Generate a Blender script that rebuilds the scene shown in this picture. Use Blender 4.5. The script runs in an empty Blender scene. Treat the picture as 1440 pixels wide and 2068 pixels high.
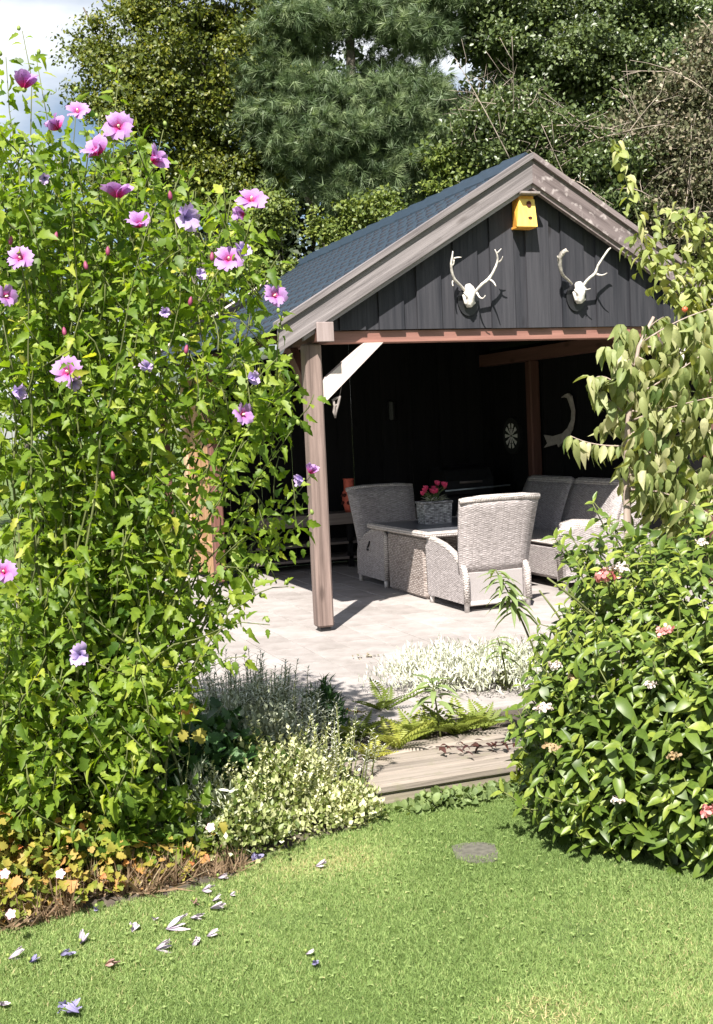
import bpy, bmesh, math, random
import numpy as np
from mathutils import Vector, Matrix

# ------------------------------------------------------------------ camera, sky, sun, exposure
sc = bpy.context.scene
COL = sc.collection
FPX = 2396.8639
CAM = np.array([-3.13076, -9.19992, 1.67440])
CR = np.array([0.93374278, -0.35504115, -0.04549959])
CU = np.array([0.06820394, 0.0516905, 0.99633143])
CF = np.array([0.35138675, 0.93342052, -0.07248087])
cam_data = bpy.data.cameras.new('camera')
cam = bpy.data.objects.new('camera', cam_data)
COL.objects.link(cam)
cam_data.sensor_width = 36.0
cam_data.lens = FPX / 2068.0 * 36.0
cam_data.clip_end = 2000
cam.matrix_world = Matrix([[CR[0], CU[0], -CF[0], CAM[0]], [CR[1], CU[1], -CF[1], CAM[1]],
                           [CR[2], CU[2], -CF[2], CAM[2]], [0, 0, 0, 1]])
sc.camera = cam

SUN_EL = math.radians(50)
SUN_DX, SUN_DY = 0.55, 0.835          # direction the light travels over the ground
world = bpy.data.worlds.new('World')
sc.world = world
world.use_nodes = True
wn, wl = world.node_tree.nodes, world.node_tree.links
wn.clear()
w_out = wn.new('ShaderNodeOutputWorld')
w_bg = wn.new('ShaderNodeBackground')
w_sky = wn.new('ShaderNodeTexSky')
w_sky.sky_type = 'NISHITA'
w_sky.sun_disc = False
w_sky.sun_elevation = SUN_EL
w_sky.sun_rotation = math.atan2(-SUN_DX, -SUN_DY)
w_sky.dust_density = 1.0
w_bg.inputs[1].default_value = 0.05
# thin high cloud all over the sky
w_tc = wn.new('ShaderNodeTexCoord')
w_map = wn.new('ShaderNodeMapping')
w_map.inputs['Scale'].default_value = (1.6, 1.6, 4.5)
w_map.inputs['Location'].default_value = (5.2, 0.9, 2.0)
w_noise = wn.new('ShaderNodeTexNoise')
w_noise.inputs['Scale'].default_value = 1.4
w_noise.inputs['Detail'].default_value = 7
w_ramp = wn.new('ShaderNodeValToRGB')
w_ramp.color_ramp.elements[0].position = 0.47
w_ramp.color_ramp.elements[0].color = (0.0, 0.0, 0.0, 1)
w_ramp.color_ramp.elements[1].position = 0.60
w_ramp.color_ramp.elements[1].color = (0.85, 0.85, 0.85, 1)
w_mix = wn.new('ShaderNodeMix')
w_mix.data_type = 'RGBA'
w_mix.inputs['B'].default_value = (10.5, 10.7, 10.9, 1)
wl.new(w_tc.outputs['Generated'], w_map.inputs[0])
wl.new(w_map.outputs[0], w_noise.inputs['Vector'])
wl.new(w_noise.outputs['Fac'], w_ramp.inputs[0])
wl.new(w_ramp.outputs[0], w_mix.inputs['Factor'])
wl.new(w_sky.outputs[0], w_mix.inputs['A'])
wl.new(w_mix.outputs['Result'], w_bg.inputs[0])
wl.new(w_bg.outputs[0], w_out.inputs[0])

sun_data = bpy.data.lights.new('sun', 'SUN')
sun_data.energy = 5.0
sun_data.angle = math.radians(0.53)
sun_data.color = (1.0, 0.95, 0.88)
sun = bpy.data.objects.new('sun', sun_data)
COL.objects.link(sun)
_h = math.hypot(SUN_DX, SUN_DY)
sun.rotation_euler = Vector((SUN_DX / _h * math.cos(SUN_EL), SUN_DY / _h * math.cos(SUN_EL), -math.sin(SUN_EL))).to_track_quat('-Z', 'Y').to_euler()
sun.location = (-8, -12, 20)

sc.view_settings.view_transform = 'Standard'
sc.view_settings.look = 'None'
sc.view_settings.gamma = 1
sc.view_settings.use_curve_mapping = False
sc.view_settings.exposure = 1.35

rng = np.random.default_rng(11)
random.seed(5)
PI = math.pi


# ------------------------------------------------------------------ picture point -> place
def ray(u, v):
    return CF + CR * ((u - 720) / FPX) - CU * ((v - 1034) / FPX)
def at(u, v, d):
    return CAM + ray(u, v) * d
def atz(u, v, z=0.0):
    r = ray(u, v); return CAM + r * ((z - CAM[2]) / r[2])
def aty(u, v, y=0.0):
    r = ray(u, v); return CAM + r * ((y - CAM[1]) / r[1])
def atx(u, v, x=0.0):
    r = ray(u, v); return CAM + r * ((x - CAM[0]) / r[0])
def proj(P):
    d = np.asarray(P, float) - CAM
    z = d @ CF
    return 720 + FPX * (d @ CR) / z, 1034 - FPX * (d @ CU) / z, z


# ------------------------------------------------------------------ materials
def new_mat(name):
    m = bpy.data.materials.new(name)
    m.use_nodes = True
    nt = m.node_tree
    return m, nt.nodes, nt.links, nt.nodes['Principled BSDF']

def ramp(nodes, stops):
    r = nodes.new('ShaderNodeValToRGB')
    el = r.color_ramp.elements
    while len(el) < len(stops):
        el.new(0.5)
    for e, (p, c) in zip(el, stops):
        e.position = p
        e.color = (*c, 1)
    return r

def bump_to(nodes, links, bsdf, sock, strength, dist=0.01):
    b = nodes.new('ShaderNodeBump')
    b.inputs['Strength'].default_value = strength
    b.inputs['Distance'].default_value = dist
    links.new(sock, b.inputs['Height'])
    links.new(b.outputs[0], bsdf.inputs['Normal'])

def mat_flat(name, c, rough=0.6, metal=0.0, noise=0.15, scale=30.0, bump=0.1):
    m, n, l, b = new_mat(name)
    tc = n.new('ShaderNodeTexCoord')
    t = n.new('ShaderNodeTexNoise')
    t.inputs['Scale'].default_value = scale
    t.inputs['Detail'].default_value = 5
    l.new(tc.outputs['Object'], t.inputs['Vector'])
    r = ramp(n, [(0.3, tuple(x * (1 - noise) for x in c)), (0.7, tuple(min(1, x * (1 + noise)) for x in c))])
    l.new(t.outputs['Fac'], r.inputs[0])
    l.new(r.outputs[0], b.inputs['Base Color'])
    b.inputs['Roughness'].default_value = rough
    b.inputs['Metallic'].default_value = metal
    if bump:
        bump_to(n, l, b, t.outputs['Fac'], bump, 0.004)
    return m

def mat_wood(name, c1, c2, axis='x', rot=0.0, rough=0.75, bump=0.5, fine=28.0, knots=True, spec=0.5, patch=None):
    """weathered wood: streaks stretched along one axis, knots, tonal shift from board to board"""
    m, n, l, b = new_mat(name)
    tc = n.new('ShaderNodeTexCoord')
    oi = n.new('ShaderNodeObjectInfo')
    add = n.new('ShaderNodeVectorMath'); add.operation = 'ADD'
    mul = n.new('ShaderNodeVectorMath'); mul.operation = 'SCALE'
    mul.inputs['Scale'].default_value = 37.0
    l.new(oi.outputs['Random'], mul.inputs[0])
    mp0 = n.new('ShaderNodeMapping')
    mp0.inputs['Rotation'].default_value = (0, rot, 0)
    l.new(tc.outputs['Object'], mp0.inputs[0])
    l.new(mp0.outputs[0], add.inputs[0]); l.new(mul.outputs[0], add.inputs[1])
    mp = n.new('ShaderNodeMapping')
    s = [fine, fine, fine]
    s['xyz'.index(axis)] = fine * 0.045
    mp.inputs['Scale'].default_value = s
    l.new(add.outputs[0], mp.inputs[0])
    big = n.new('ShaderNodeTexNoise'); big.inputs['Scale'].default_value = 0.22; big.inputs['Detail'].default_value = 3
    l.new(mp.outputs[0], big.inputs['Vector'])
    t = n.new('ShaderNodeTexNoise'); t.inputs['Scale'].default_value = 1.0; t.inputs['Detail'].default_value = 8
    t.inputs['Roughness'].default_value = 0.65; t.inputs['Distortion'].default_value = 0.4
    l.new(mp.outputs[0], t.inputs['Vector'])
    mx = n.new('ShaderNodeMath'); mx.operation = 'MULTIPLY_ADD'; mx.inputs[1].default_value = 0.62
    l.new(t.outputs['Fac'], mx.inputs[0])
    m2 = n.new('ShaderNodeMath'); m2.operation = 'MULTIPLY'; m2.inputs[1].default_value = 0.38
    l.new(big.outputs['Fac'], m2.inputs[0]); l.new(m2.outputs[0], mx.inputs[2])
    m3 = n.new('ShaderNodeMath'); m3.operation = 'MULTIPLY_ADD'; m3.inputs[1].default_value = 0.16; m3.inputs[2].default_value = -0.08
    l.new(oi.outputs['Random'], m3.inputs[0])
    m4 = n.new('ShaderNodeMath'); m4.operation = 'ADD'
    l.new(mx.outputs[0], m4.inputs[0]); l.new(m3.outputs[0], m4.inputs[1])
    r = ramp(n, [(0.32, c1), (0.66, c2)])
    l.new(m4.outputs[0], r.inputs[0])
    col = r.outputs[0]
    if knots:
        mk = n.new('ShaderNodeMapping'); k = [5.5, 5.5, 5.5]; k['xyz'.index(axis)] = 1.9
        mk.inputs['Scale'].default_value = k
        l.new(add.outputs[0], mk.inputs[0])
        vo = n.new('ShaderNodeTexVoronoi'); vo.inputs['Scale'].default_value = 1.0
        l.new(mk.outputs[0], vo.inputs['Vector'])
        kr = ramp(n, [(0.06, (0.38, 0.34, 0.32)), (0.16, (1, 1, 1))])
        l.new(vo.outputs['Distance'], kr.inputs[0])
        mm = n.new('ShaderNodeMix'); mm.data_type = 'RGBA'; mm.blend_type = 'MULTIPLY'
        mm.inputs['Factor'].default_value = 0.75
        l.new(col, mm.inputs['A']); l.new(kr.outputs[0], mm.inputs['B'])
        col = mm.outputs['Result']
    if patch:
        pn = n.new('ShaderNodeTexNoise'); pn.inputs['Scale'].default_value = 16.0; pn.inputs['Detail'].default_value = 6
        l.new(add.outputs[0], pn.inputs['Vector'])
        pr = ramp(n, [(0.56, (0, 0, 0)), (0.68, (.8, .8, .8))])
        l.new(pn.outputs['Fac'], pr.inputs[0])
        mm = n.new('ShaderNodeMix'); mm.data_type = 'RGBA'
        mm.inputs['B'].default_value = (*patch, 1)
        l.new(pr.outputs[0], mm.inputs['Factor']); l.new(col, mm.inputs['A'])
        col = mm.outputs['Result']
    l.new(col, b.inputs['Base Color'])
    b.inputs['Roughness'].default_value = rough
    b.inputs['Specular IOR Level'].default_value = spec
    bump_to(n, l, b, t.outputs['Fac'], bump, 0.006)
    return m

def mat_leaf(name, stops, rough=0.5, trans=0.35, spec=0.4, tcol=None, gain=1.0):
    """leaf: colour by the per-leaf attribute tint, some light passing through the blade"""
    m, n, l, b = new_mat(name)
    at_ = n.new('ShaderNodeAttribute'); at_.attribute_name = 'tint'
    r = ramp(n, [(p, tuple(min(.9, x * gain) for x in c)) for p, c in stops])
    l.new(at_.outputs['Fac'], r.inputs[0])
    tc = n.new('ShaderNodeTexCoord')
    t = n.new('ShaderNodeTexNoise'); t.inputs['Scale'].default_value = 55.0; t.inputs['Detail'].default_value = 3
    l.new(tc.outputs['Object'], t.inputs['Vector'])
    rr = ramp(n, [(0.3, (0.78, 0.8, 0.75)), (0.7, (1.15, 1.12, 1.1))])
    l.new(t.outputs['Fac'], rr.inputs[0])
    mm = n.new('ShaderNodeMix'); mm.data_type = 'RGBA'; mm.blend_type = 'MULTIPLY'; mm.inputs['Factor'].default_value = 1.0
    l.new(r.outputs[0], mm.inputs['A']); l.new(rr.outputs[0], mm.inputs['B'])
    l.new(mm.outputs['Result'], b.inputs['Base Color'])
    b.inputs['Roughness'].default_value = rough
    b.inputs['Specular IOR Level'].default_value = spec
    tr = n.new('ShaderNodeBsdfTranslucent')
    tm = n.new('ShaderNodeMix'); tm.data_type = 'RGBA'; tm.blend_type = 'MULTIPLY'; tm.inputs['Factor'].default_value = 1.0
    tm.inputs['B'].default_value = (*(tcol or (1.5, 1.45, 0.5)), 1)
    l.new(mm.outputs['Result'], tm.inputs['A'])
    l.new(tm.outputs['Result'], tr.inputs['Color'])
    mix = n.new('ShaderNodeMixShader'); mix.inputs[0].default_value = trans
    l.new(b.outputs[0], mix.inputs[1]); l.new(tr.outputs[0], mix.inputs[2])
    l.new(mix.outputs[0], n['Material Output'].inputs['Surface'])
    return m

def mat_wicker(name, c_dark, c_light, stake=0.028, strand=0.0105, bump=0.9):
    """woven strands: rows of strands passing in turn before and behind upright stakes (UV in metres)"""
    m, n, l, b = new_mat(name)
    uv = n.new('ShaderNodeUVMap')
    sep = n.new('ShaderNodeSeparateXYZ')
    l.new(uv.outputs[0], sep.inputs[0])
    def math_(op, a, bb=None, c=None):
        x = n.new('ShaderNodeMath'); x.operation = op
        for i, val in enumerate((a, bb, c)):
            if val is None:
                continue
            if isinstance(val, (int, float)):
                x.inputs[i].default_value = val
            else:
                l.new(val, x.inputs[i])
        return x.outputs[0]
    wob = n.new('ShaderNodeTexNoise'); wob.inputs['Scale'].default_value = 9.0
    l.new(uv.outputs[0], wob.inputs['Vector'])
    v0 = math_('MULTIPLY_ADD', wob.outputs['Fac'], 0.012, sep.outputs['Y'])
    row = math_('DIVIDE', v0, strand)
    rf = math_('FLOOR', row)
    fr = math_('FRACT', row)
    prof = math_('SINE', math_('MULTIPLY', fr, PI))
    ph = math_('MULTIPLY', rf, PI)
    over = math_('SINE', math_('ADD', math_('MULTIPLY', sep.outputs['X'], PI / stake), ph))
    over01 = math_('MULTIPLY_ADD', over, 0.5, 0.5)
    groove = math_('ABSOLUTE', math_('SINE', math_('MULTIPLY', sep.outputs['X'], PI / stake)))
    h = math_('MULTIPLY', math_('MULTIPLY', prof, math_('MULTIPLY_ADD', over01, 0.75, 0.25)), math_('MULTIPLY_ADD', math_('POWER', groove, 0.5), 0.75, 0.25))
    comb = n.new('ShaderNodeCombineXYZ')
    l.new(math_('MULTIPLY', sep.outputs['X'], 22.0), comb.inputs[0]); l.new(math_('MULTIPLY', rf, 7.31), comb.inputs[1])
    cn = n.new('ShaderNodeTexNoise'); cn.inputs['Scale'].default_value = 1.0; cn.inputs['Detail'].default_value = 2
    l.new(comb.outputs[0], cn.inputs['Vector'])
    cr = ramp(n, [(0.3, c_dark), (0.66, c_light)])
    l.new(cn.outputs['Fac'], cr.inputs[0])
    gap_shade = ramp(n, [(0.04, (0.26, 0.24, 0.23)), (0.32, (1, 1, 1))])  # shade in the hollows between strands and stakes, painted into the colour
    l.new(h, gap_shade.inputs[0])
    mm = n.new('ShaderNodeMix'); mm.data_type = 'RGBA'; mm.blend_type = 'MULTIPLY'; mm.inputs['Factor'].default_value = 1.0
    l.new(cr.outputs[0], mm.inputs['A']); l.new(gap_shade.outputs[0], mm.inputs['B'])
    l.new(mm.outputs['Result'], b.inputs['Base Color'])
    b.inputs['Roughness'].default_value = 0.6
    bump_to(n, l, b, h, bump, 0.004)
    return m

M = {}
M['barge'] = mat_wood('weathered_grey_wood_left', (0.075, 0.063, 0.064), (0.27, 0.24, 0.24), 'x', math.atan(0.596), bump=1.0)
M['barge_r'] = mat_wood('weathered_grey_wood_right', (0.075, 0.056, 0.055), (0.235, 0.19, 0.188), 'x', -math.atan(0.596), bump=0.9, patch=(0.40, 0.35, 0.34))
M['post'] = mat_wood('weathered_post_wood', (0.060, 0.038, 0.031), (0.26, 0.19, 0.165), 'z', fine=24, bump=1.2)
M['post_red'] = mat_wood('stained_red_wood_upright', (0.070, 0.028, 0.020), (0.15, 0.062, 0.046), 'z')
M['beam'] = mat_wood('stained_red_wood_across', (0.13, 0.055, 0.044), (0.29, 0.14, 0.11), 'x', rough=0.55)
M['plate'] = mat_wood('stained_red_wood_deep', (0.075, 0.032, 0.024), (0.15, 0.068, 0.052), 'y')
M['plate_end'] = mat_wood('grey_end_grain', (0.16, 0.12, 0.11), (0.30, 0.24, 0.23), 'z')
M['brace'] = mat_wood('pale_planed_wood', (0.42, 0.36, 0.325), (0.68, 0.60, 0.56), 'x', math.radians(45), knots=False)
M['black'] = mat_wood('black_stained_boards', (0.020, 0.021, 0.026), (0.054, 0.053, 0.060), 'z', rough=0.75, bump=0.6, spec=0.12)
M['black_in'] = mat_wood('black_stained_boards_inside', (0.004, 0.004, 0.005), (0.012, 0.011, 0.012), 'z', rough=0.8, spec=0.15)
M['brown'] = mat_wood('brown_plank_wood', (0.22, 0.11, 0.05), (0.46, 0.27, 0.14), 'z')
M['pale_post'] = mat_wood('pale_larch_wood', (0.40, 0.27, 0.16), (0.62, 0.46, 0.32), 'z')
M['sleeper'] = mat_wood('old_sleeper_wood', (0.10, 0.082, 0.066), (0.31, 0.265, 0.225), 'x', fine=26, bump=1.2, patch=(0.20, 0.18, 0.13))
M['sleeper_face'] = mat_wood('mossy_sleeper_wood', (0.13, 0.11, 0.08), (0.30, 0.26, 0.20), 'x', fine=20, bump=1.0, patch=(0.16, 0.17, 0.08))
M['bench'] = mat_wood('grey_bench_wood', (0.10, 0.08, 0.07), (0.24, 0.20, 0.18), 'x')
M['roof'] = mat_flat('blue_black_roofing', (0.017, 0.032, 0.052), 0.6, 0, 0.15, 14, 0.1)
M['roof_cap'] = mat_flat('blue_black_ridge', (0.018, 0.032, 0.052), 0.5, 0, 0.2, 20, 0.2)
M['nub'] = mat_flat('dark_roof_stud', (0.006, 0.008, 0.014), 0.6, 0, 0.1, 20, 0)
M['zinc'] = mat_flat('zinc_gutter', (0.42, 0.47, 0.50), 0.4, 0.5, 0.12, 18, 0.05)
M['steel'] = mat_flat('dark_steel', (0.03, 0.03, 0.032), 0.45, 0.6, 0.2, 20, 0)
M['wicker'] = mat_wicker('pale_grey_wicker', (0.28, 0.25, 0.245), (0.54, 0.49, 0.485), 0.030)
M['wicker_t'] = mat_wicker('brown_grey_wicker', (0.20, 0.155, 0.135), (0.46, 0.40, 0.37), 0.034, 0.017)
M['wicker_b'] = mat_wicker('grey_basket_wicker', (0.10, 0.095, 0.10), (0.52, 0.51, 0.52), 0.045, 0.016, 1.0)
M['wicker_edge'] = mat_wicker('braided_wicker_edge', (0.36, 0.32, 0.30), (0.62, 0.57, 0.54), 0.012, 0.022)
M['rail'] = mat_flat('pale_chair_rail', (0.55, 0.51, 0.49), 0.5, 0, 0.1, 30, 0.1)
M['cloth'] = mat_flat('pale_back_panel', (0.29, 0.265, 0.26), 0.8, 0, 0.15, 160, 0.3)
M['tabletop'] = mat_flat('slate_grey_tabletop', (0.10, 0.105, 0.12), 0.28, 0, 0.15, 9, 0.02)
M['bone'] = mat_flat('bleached_bone', (0.58, 0.545, 0.51), 0.6, 0, 0.38, 34, 0.5)
M['antler'] = mat_flat('antler_horn', (0.52, 0.48, 0.44), 0.55, 0, 0.42, 26, 0.5)
M['antler_d'] = mat_flat('grey_brown_antler', (0.34, 0.31, 0.275), 0.6, 0, 0.55, 26, 0.5)
M['plaque'] = mat_flat('black_plaque', (0.010, 0.010, 0.012), 0.5, 0, 0.1, 20, 0)
M['yellow'] = mat_wood('yellow_painted_wood', (0.62, 0.38, 0.07), (0.80, 0.58, 0.15), 'z', rough=0.6, bump=0.3, fine=30, knots=False)
M['orange'] = mat_flat('orange_paint', (0.70, 0.32, 0.05), 0.55, 0, 0.12, 40, 0.1)
M['hole'] = mat_flat('dark_hole', (0.06, 0.01, 0.006), 0.9, 0, 0.1, 20, 0)
M['terra'] = mat_flat('terracotta', (0.52, 0.11, 0.07), 0.75, 0, 0.2, 30, 0.2)
M['dart_w'] = mat_flat('dartboard_white', (0.72, 0.70, 0.66), 0.8, 0, 0.1, 60, 0)
M['dart_k'] = mat_flat('dartboard_black', (0.012, 0.012, 0.012), 0.8, 0, 0.1, 60, 0)
M['white_bird'] = mat_flat('old_white_paint', (0.34, 0.30, 0.28), 0.7, 0, 0.25, 18, 0.2)
M['drift'] = mat_flat('grey_driftwood', (0.22, 0.19, 0.175), 0.8, 0, 0.35, 22, 0.5)
M['soil'] = mat_flat('garden_soil', (0.060, 0.048, 0.036), 0.95, 0, 0.5, 22, 0.8)
M['stone'] = mat_flat('grey_flat_stone', (0.095, 0.09, 0.072), 0.9, 0, 0.3, 40, 0.5)
M['bark'] = mat_wood('grey_brown_bark', (0.05, 0.04, 0.032), (0.15, 0.125, 0.10), 'z', fine=12, bump=1.2, knots=False)
M['stem'] = mat_wood('green_brown_stem', (0.065, 0.075, 0.022), (0.15, 0.17, 0.05), 'z', fine=30, knots=False)
M['pink_bark'] = mat_wood('pinkish_bark', (0.20, 0.15, 0.12), (0.46, 0.37, 0.32), 'z', fine=30, knots=False)
M['twig'] = mat_flat('grey_dry_twig', (0.34, 0.28, 0.23), 0.9, 0, 0.35, 3, 0)
G = lambda *a: a
M['hibiscus'] = mat_leaf('hibiscus_leaf', [(0.0, (0.048, 0.105, 0.014)), (0.5, (0.150, 0.235, 0.024)), (0.85, (0.29, 0.36, 0.045)), (1.0, (0.42, 0.42, 0.07))], 0.5, 0.48, tcol=(1.55, 1.6, 0.5))
M['viburnum'] = mat_leaf('glossy_viburnum_leaf', [(0.0, (0.030, 0.058, 0.010)), (0.55, (0.092, 0.145, 0.022)), (1.0, (0.24, 0.285, 0.05))], 0.42, 0.26, 0.4, gain=1.12)
M['dogwood'] = mat_leaf('pale_drooping_leaf', [(0.0, (0.09, 0.14, 0.04)), (0.5, (0.24, 0.28, 0.10)), (0.8, (0.38, 0.38, 0.20)), (1.0, (0.56, 0.52, 0.36))], 0.55, 0.3)
M['climber'] = mat_leaf('yellow_green_climber_leaf', [(0.0, (0.13, 0.18, 0.045)), (0.6, (0.27, 0.31, 0.10)), (1.0, (0.46, 0.44, 0.22))], 0.5, 0.35)
M['tree_olive'] = mat_leaf('olive_tree_leaf', [(0.0, (0.030, 0.045, 0.008)), (0.6, (0.080, 0.102, 0.014)), (1.0, (0.165, 0.165, 0.022))], 0.45, 0.25, gain=1.3)
M['tree_dark'] = mat_leaf('dark_evergreen_leaf', [(0.0, (0.024, 0.040, 0.012)), (0.6, (0.062, 0.088, 0.028)), (1.0, (0.13, 0.165, 0.065))], 0.4, 0.2, 0.5, gain=1.35)
M['tree_back'] = mat_leaf('deep_woodland_leaf', [(0.0, (0.018, 0.03, 0.012)), (1.0, (0.045, 0.065, 0.025))], 0.6, 0.2, gain=1.2)
M['hedge'] = mat_leaf('hedge_leaf', [(0.0, (0.035, 0.06, 0.012)), (0.6, (0.09, 0.125, 0.024)), (1.0, (0.17, 0.20, 0.045))], 0.5, 0.25, gain=1.25)
M['pine'] = mat_leaf('blue_green_needle', [(0.0, (0.048, 0.082, 0.038)), (0.6, (0.125, 0.178, 0.086)), (1.0, (0.23, 0.29, 0.145))], 0.5, 0.22, tcol=(1.2, 1.3, 0.8))
M['dryleaf'] = mat_leaf('dry_brown_leaf', [(0.0, (0.050, 0.060, 0.028)), (0.45, (0.11, 0.115, 0.06)), (0.75, (0.20, 0.17, 0.12)), (1.0, (0.32, 0.28, 0.22))], 0.8, 0.15, tcol=(1.2, 1.0, 0.7), gain=1.15)
M['silver'] = mat_leaf('silver_white_leaf', [(0.0, (0.26, 0.28, 0.17)), (0.5, (0.55, 0.57, 0.47)), (1.0, (0.80, 0.80, 0.76))], 0.7, 0.2, tcol=(1.1, 1.1, 0.9))
M['sage'] = mat_leaf('grey_green_leaf', [(0.0, (0.09, 0.10, 0.065)), (0.6, (0.24, 0.26, 0.20)), (1.0, (0.46, 0.48, 0.42))], 0.7, 0.2, tcol=(1.1, 1.1, 0.8), gain=2.0)
M['variegated'] = mat_leaf('cream_edged_leaf', [(0.0, (0.06, 0.095, 0.02)), (0.3, (0.18, 0.23, 0.06)), (0.6, (0.50, 0.52, 0.28)), (1.0, (0.82, 0.80, 0.64))], 0.45, 0.25)
M['fern'] = mat_leaf('yellow_green_fern', [(0.0, (0.08, 0.12, 0.02)), (0.6, (0.22, 0.27, 0.05)), (1.0, (0.42, 0.42, 0.09))], 0.55, 0.35)
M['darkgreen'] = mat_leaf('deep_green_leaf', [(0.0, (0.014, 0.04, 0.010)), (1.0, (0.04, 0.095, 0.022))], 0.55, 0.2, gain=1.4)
M['weed'] = mat_leaf('soft_green_leaf', [(0.0, (0.10, 0.15, 0.05)), (1.0, (0.25, 0.32, 0.13))], 0.6, 0.3, gain=1.1)
M['geranium'] = mat_leaf('yellowing_leaf', [(0.0, (0.07, 0.11, 0.016)), (0.4, (0.19, 0.22, 0.025)), (0.7, (0.34, 0.265, 0.06)), (0.9, (0.42, 0.24, 0.08)), (1.0, (0.48, 0.16, 0.06))], 0.6, 0.35, tcol=(1.3, 1.1, 0.5), gain=1.1)
M['creeper'] = mat_leaf('shadow_dark_leaf', [(0.0, (0.03, 0.012, 0.012)), (1.0, (0.08, 0.03, 0.022))], 0.5, 0.1)  # dark red tone carries the shadow lying on these leaves
M['grass'] = mat_leaf('lawn_blade', [(0.0, (0.080, 0.130, 0.036)), (0.5, (0.182, 0.262, 0.085)), (0.85, (0.30, 0.365, 0.15)), (1.0, (0.42, 0.36, 0.20))], 0.65, 0.35, 0.25, tcol=(1.3, 1.3, .6), gain=1.22)
M['drygrass'] = mat_leaf('dry_grass', [(0.0, (0.16, 0.11, 0.065)), (0.6, (0.30, 0.205, 0.13)), (1.0, (0.42, 0.33, 0.22))], 0.8, 0.3, tcol=(1.1, 1.0, 0.8))
M['petal'] = mat_leaf('mauve_petal', [(0.0, (0.48, 0.012, 0.12)), (0.28, (0.52, 0.03, 0.20)), (0.46, (0.43, 0.12, 0.40)), (0.66, (0.43, 0.21, 0.52)), (1.0, (0.50, 0.31, 0.63))], 0.6, 0.35, tcol=(1.15, 1.0, 1.15))
M['petal_w'] = mat_leaf('wilted_petal', [(0.0, (0.26, 0.20, 0.42)), (0.6, (0.40, 0.30, 0.62)), (1.0, (0.55, 0.40, 0.66))], 0.7, 0.25, tcol=(1.1, 1, 1.2))
M['petal_f'] = mat_leaf('fallen_petal', [(0.0, (0.36, 0.29, 0.40)), (0.5, (0.50, 0.43, 0.53)), (1.0, (0.60, 0.53, 0.58))], 0.7, 0.25, tcol=(1, 1, 1.1))
M['petal_b'] = mat_leaf('brown_fallen_petal', [(0.0, (0.30, 0.16, 0.13)), (1.0, (0.50, 0.33, 0.30))], 0.8, 0.2, tcol=(1, 1, 1))
M['petal_d'] = mat_leaf('violet_fallen_petal', [(0.0, (0.12, 0.10, 0.22)), (1.0, (0.32, 0.30, 0.50))], 0.8, 0.2, tcol=(1, 1, 1))
M['cranes'] = mat_leaf('pale_pink_petal', [(0.0, (0.72, 0.36, 0.50)), (1.0, (0.86, 0.62, 0.72))], 0.6, 0.3, tcol=(1, 1, 1))
M['bud'] = mat_flat('magenta_bud', (0.22, 0.035, 0.09), 0.6, 0, 0.2, 60, 0)
M['calyx'] = mat_flat('green_calyx', (0.18, 0.24, 0.05), 0.6, 0, 0.2, 60, 0)
M['stamen'] = mat_flat('cream_stamen', (0.80, 0.72, 0.50), 0.7, 0, 0.1, 60, 0)
M['tulip'] = mat_leaf('deep_pink_bloom', [(0.0, (0.55, 0.03, 0.10)), (1.0, (0.85, 0.10, 0.26))], 0.5, 0.25, tcol=(1, 1, 1))
M['vib_pink'] = mat_leaf('pinkish_floret', [(0.0, (0.50, 0.12, 0.13)), (1.0, (0.78, 0.40, 0.38))], 0.7, 0.2, tcol=(1, 1, 1))
M['vib_white'] = mat_leaf('whitish_floret', [(0.0, (0.55, 0.42, 0.40)), (1.0, (0.85, 0.80, 0.76))], 0.7, 0.2, tcol=(1, 1, 1))
M['vib_brown'] = mat_leaf('faded_floret', [(0.0, (0.30, 0.20, 0.10)), (1.0, (0.50, 0.38, 0.24))], 0.7, 0.2, tcol=(1, 1, 1))

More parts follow.
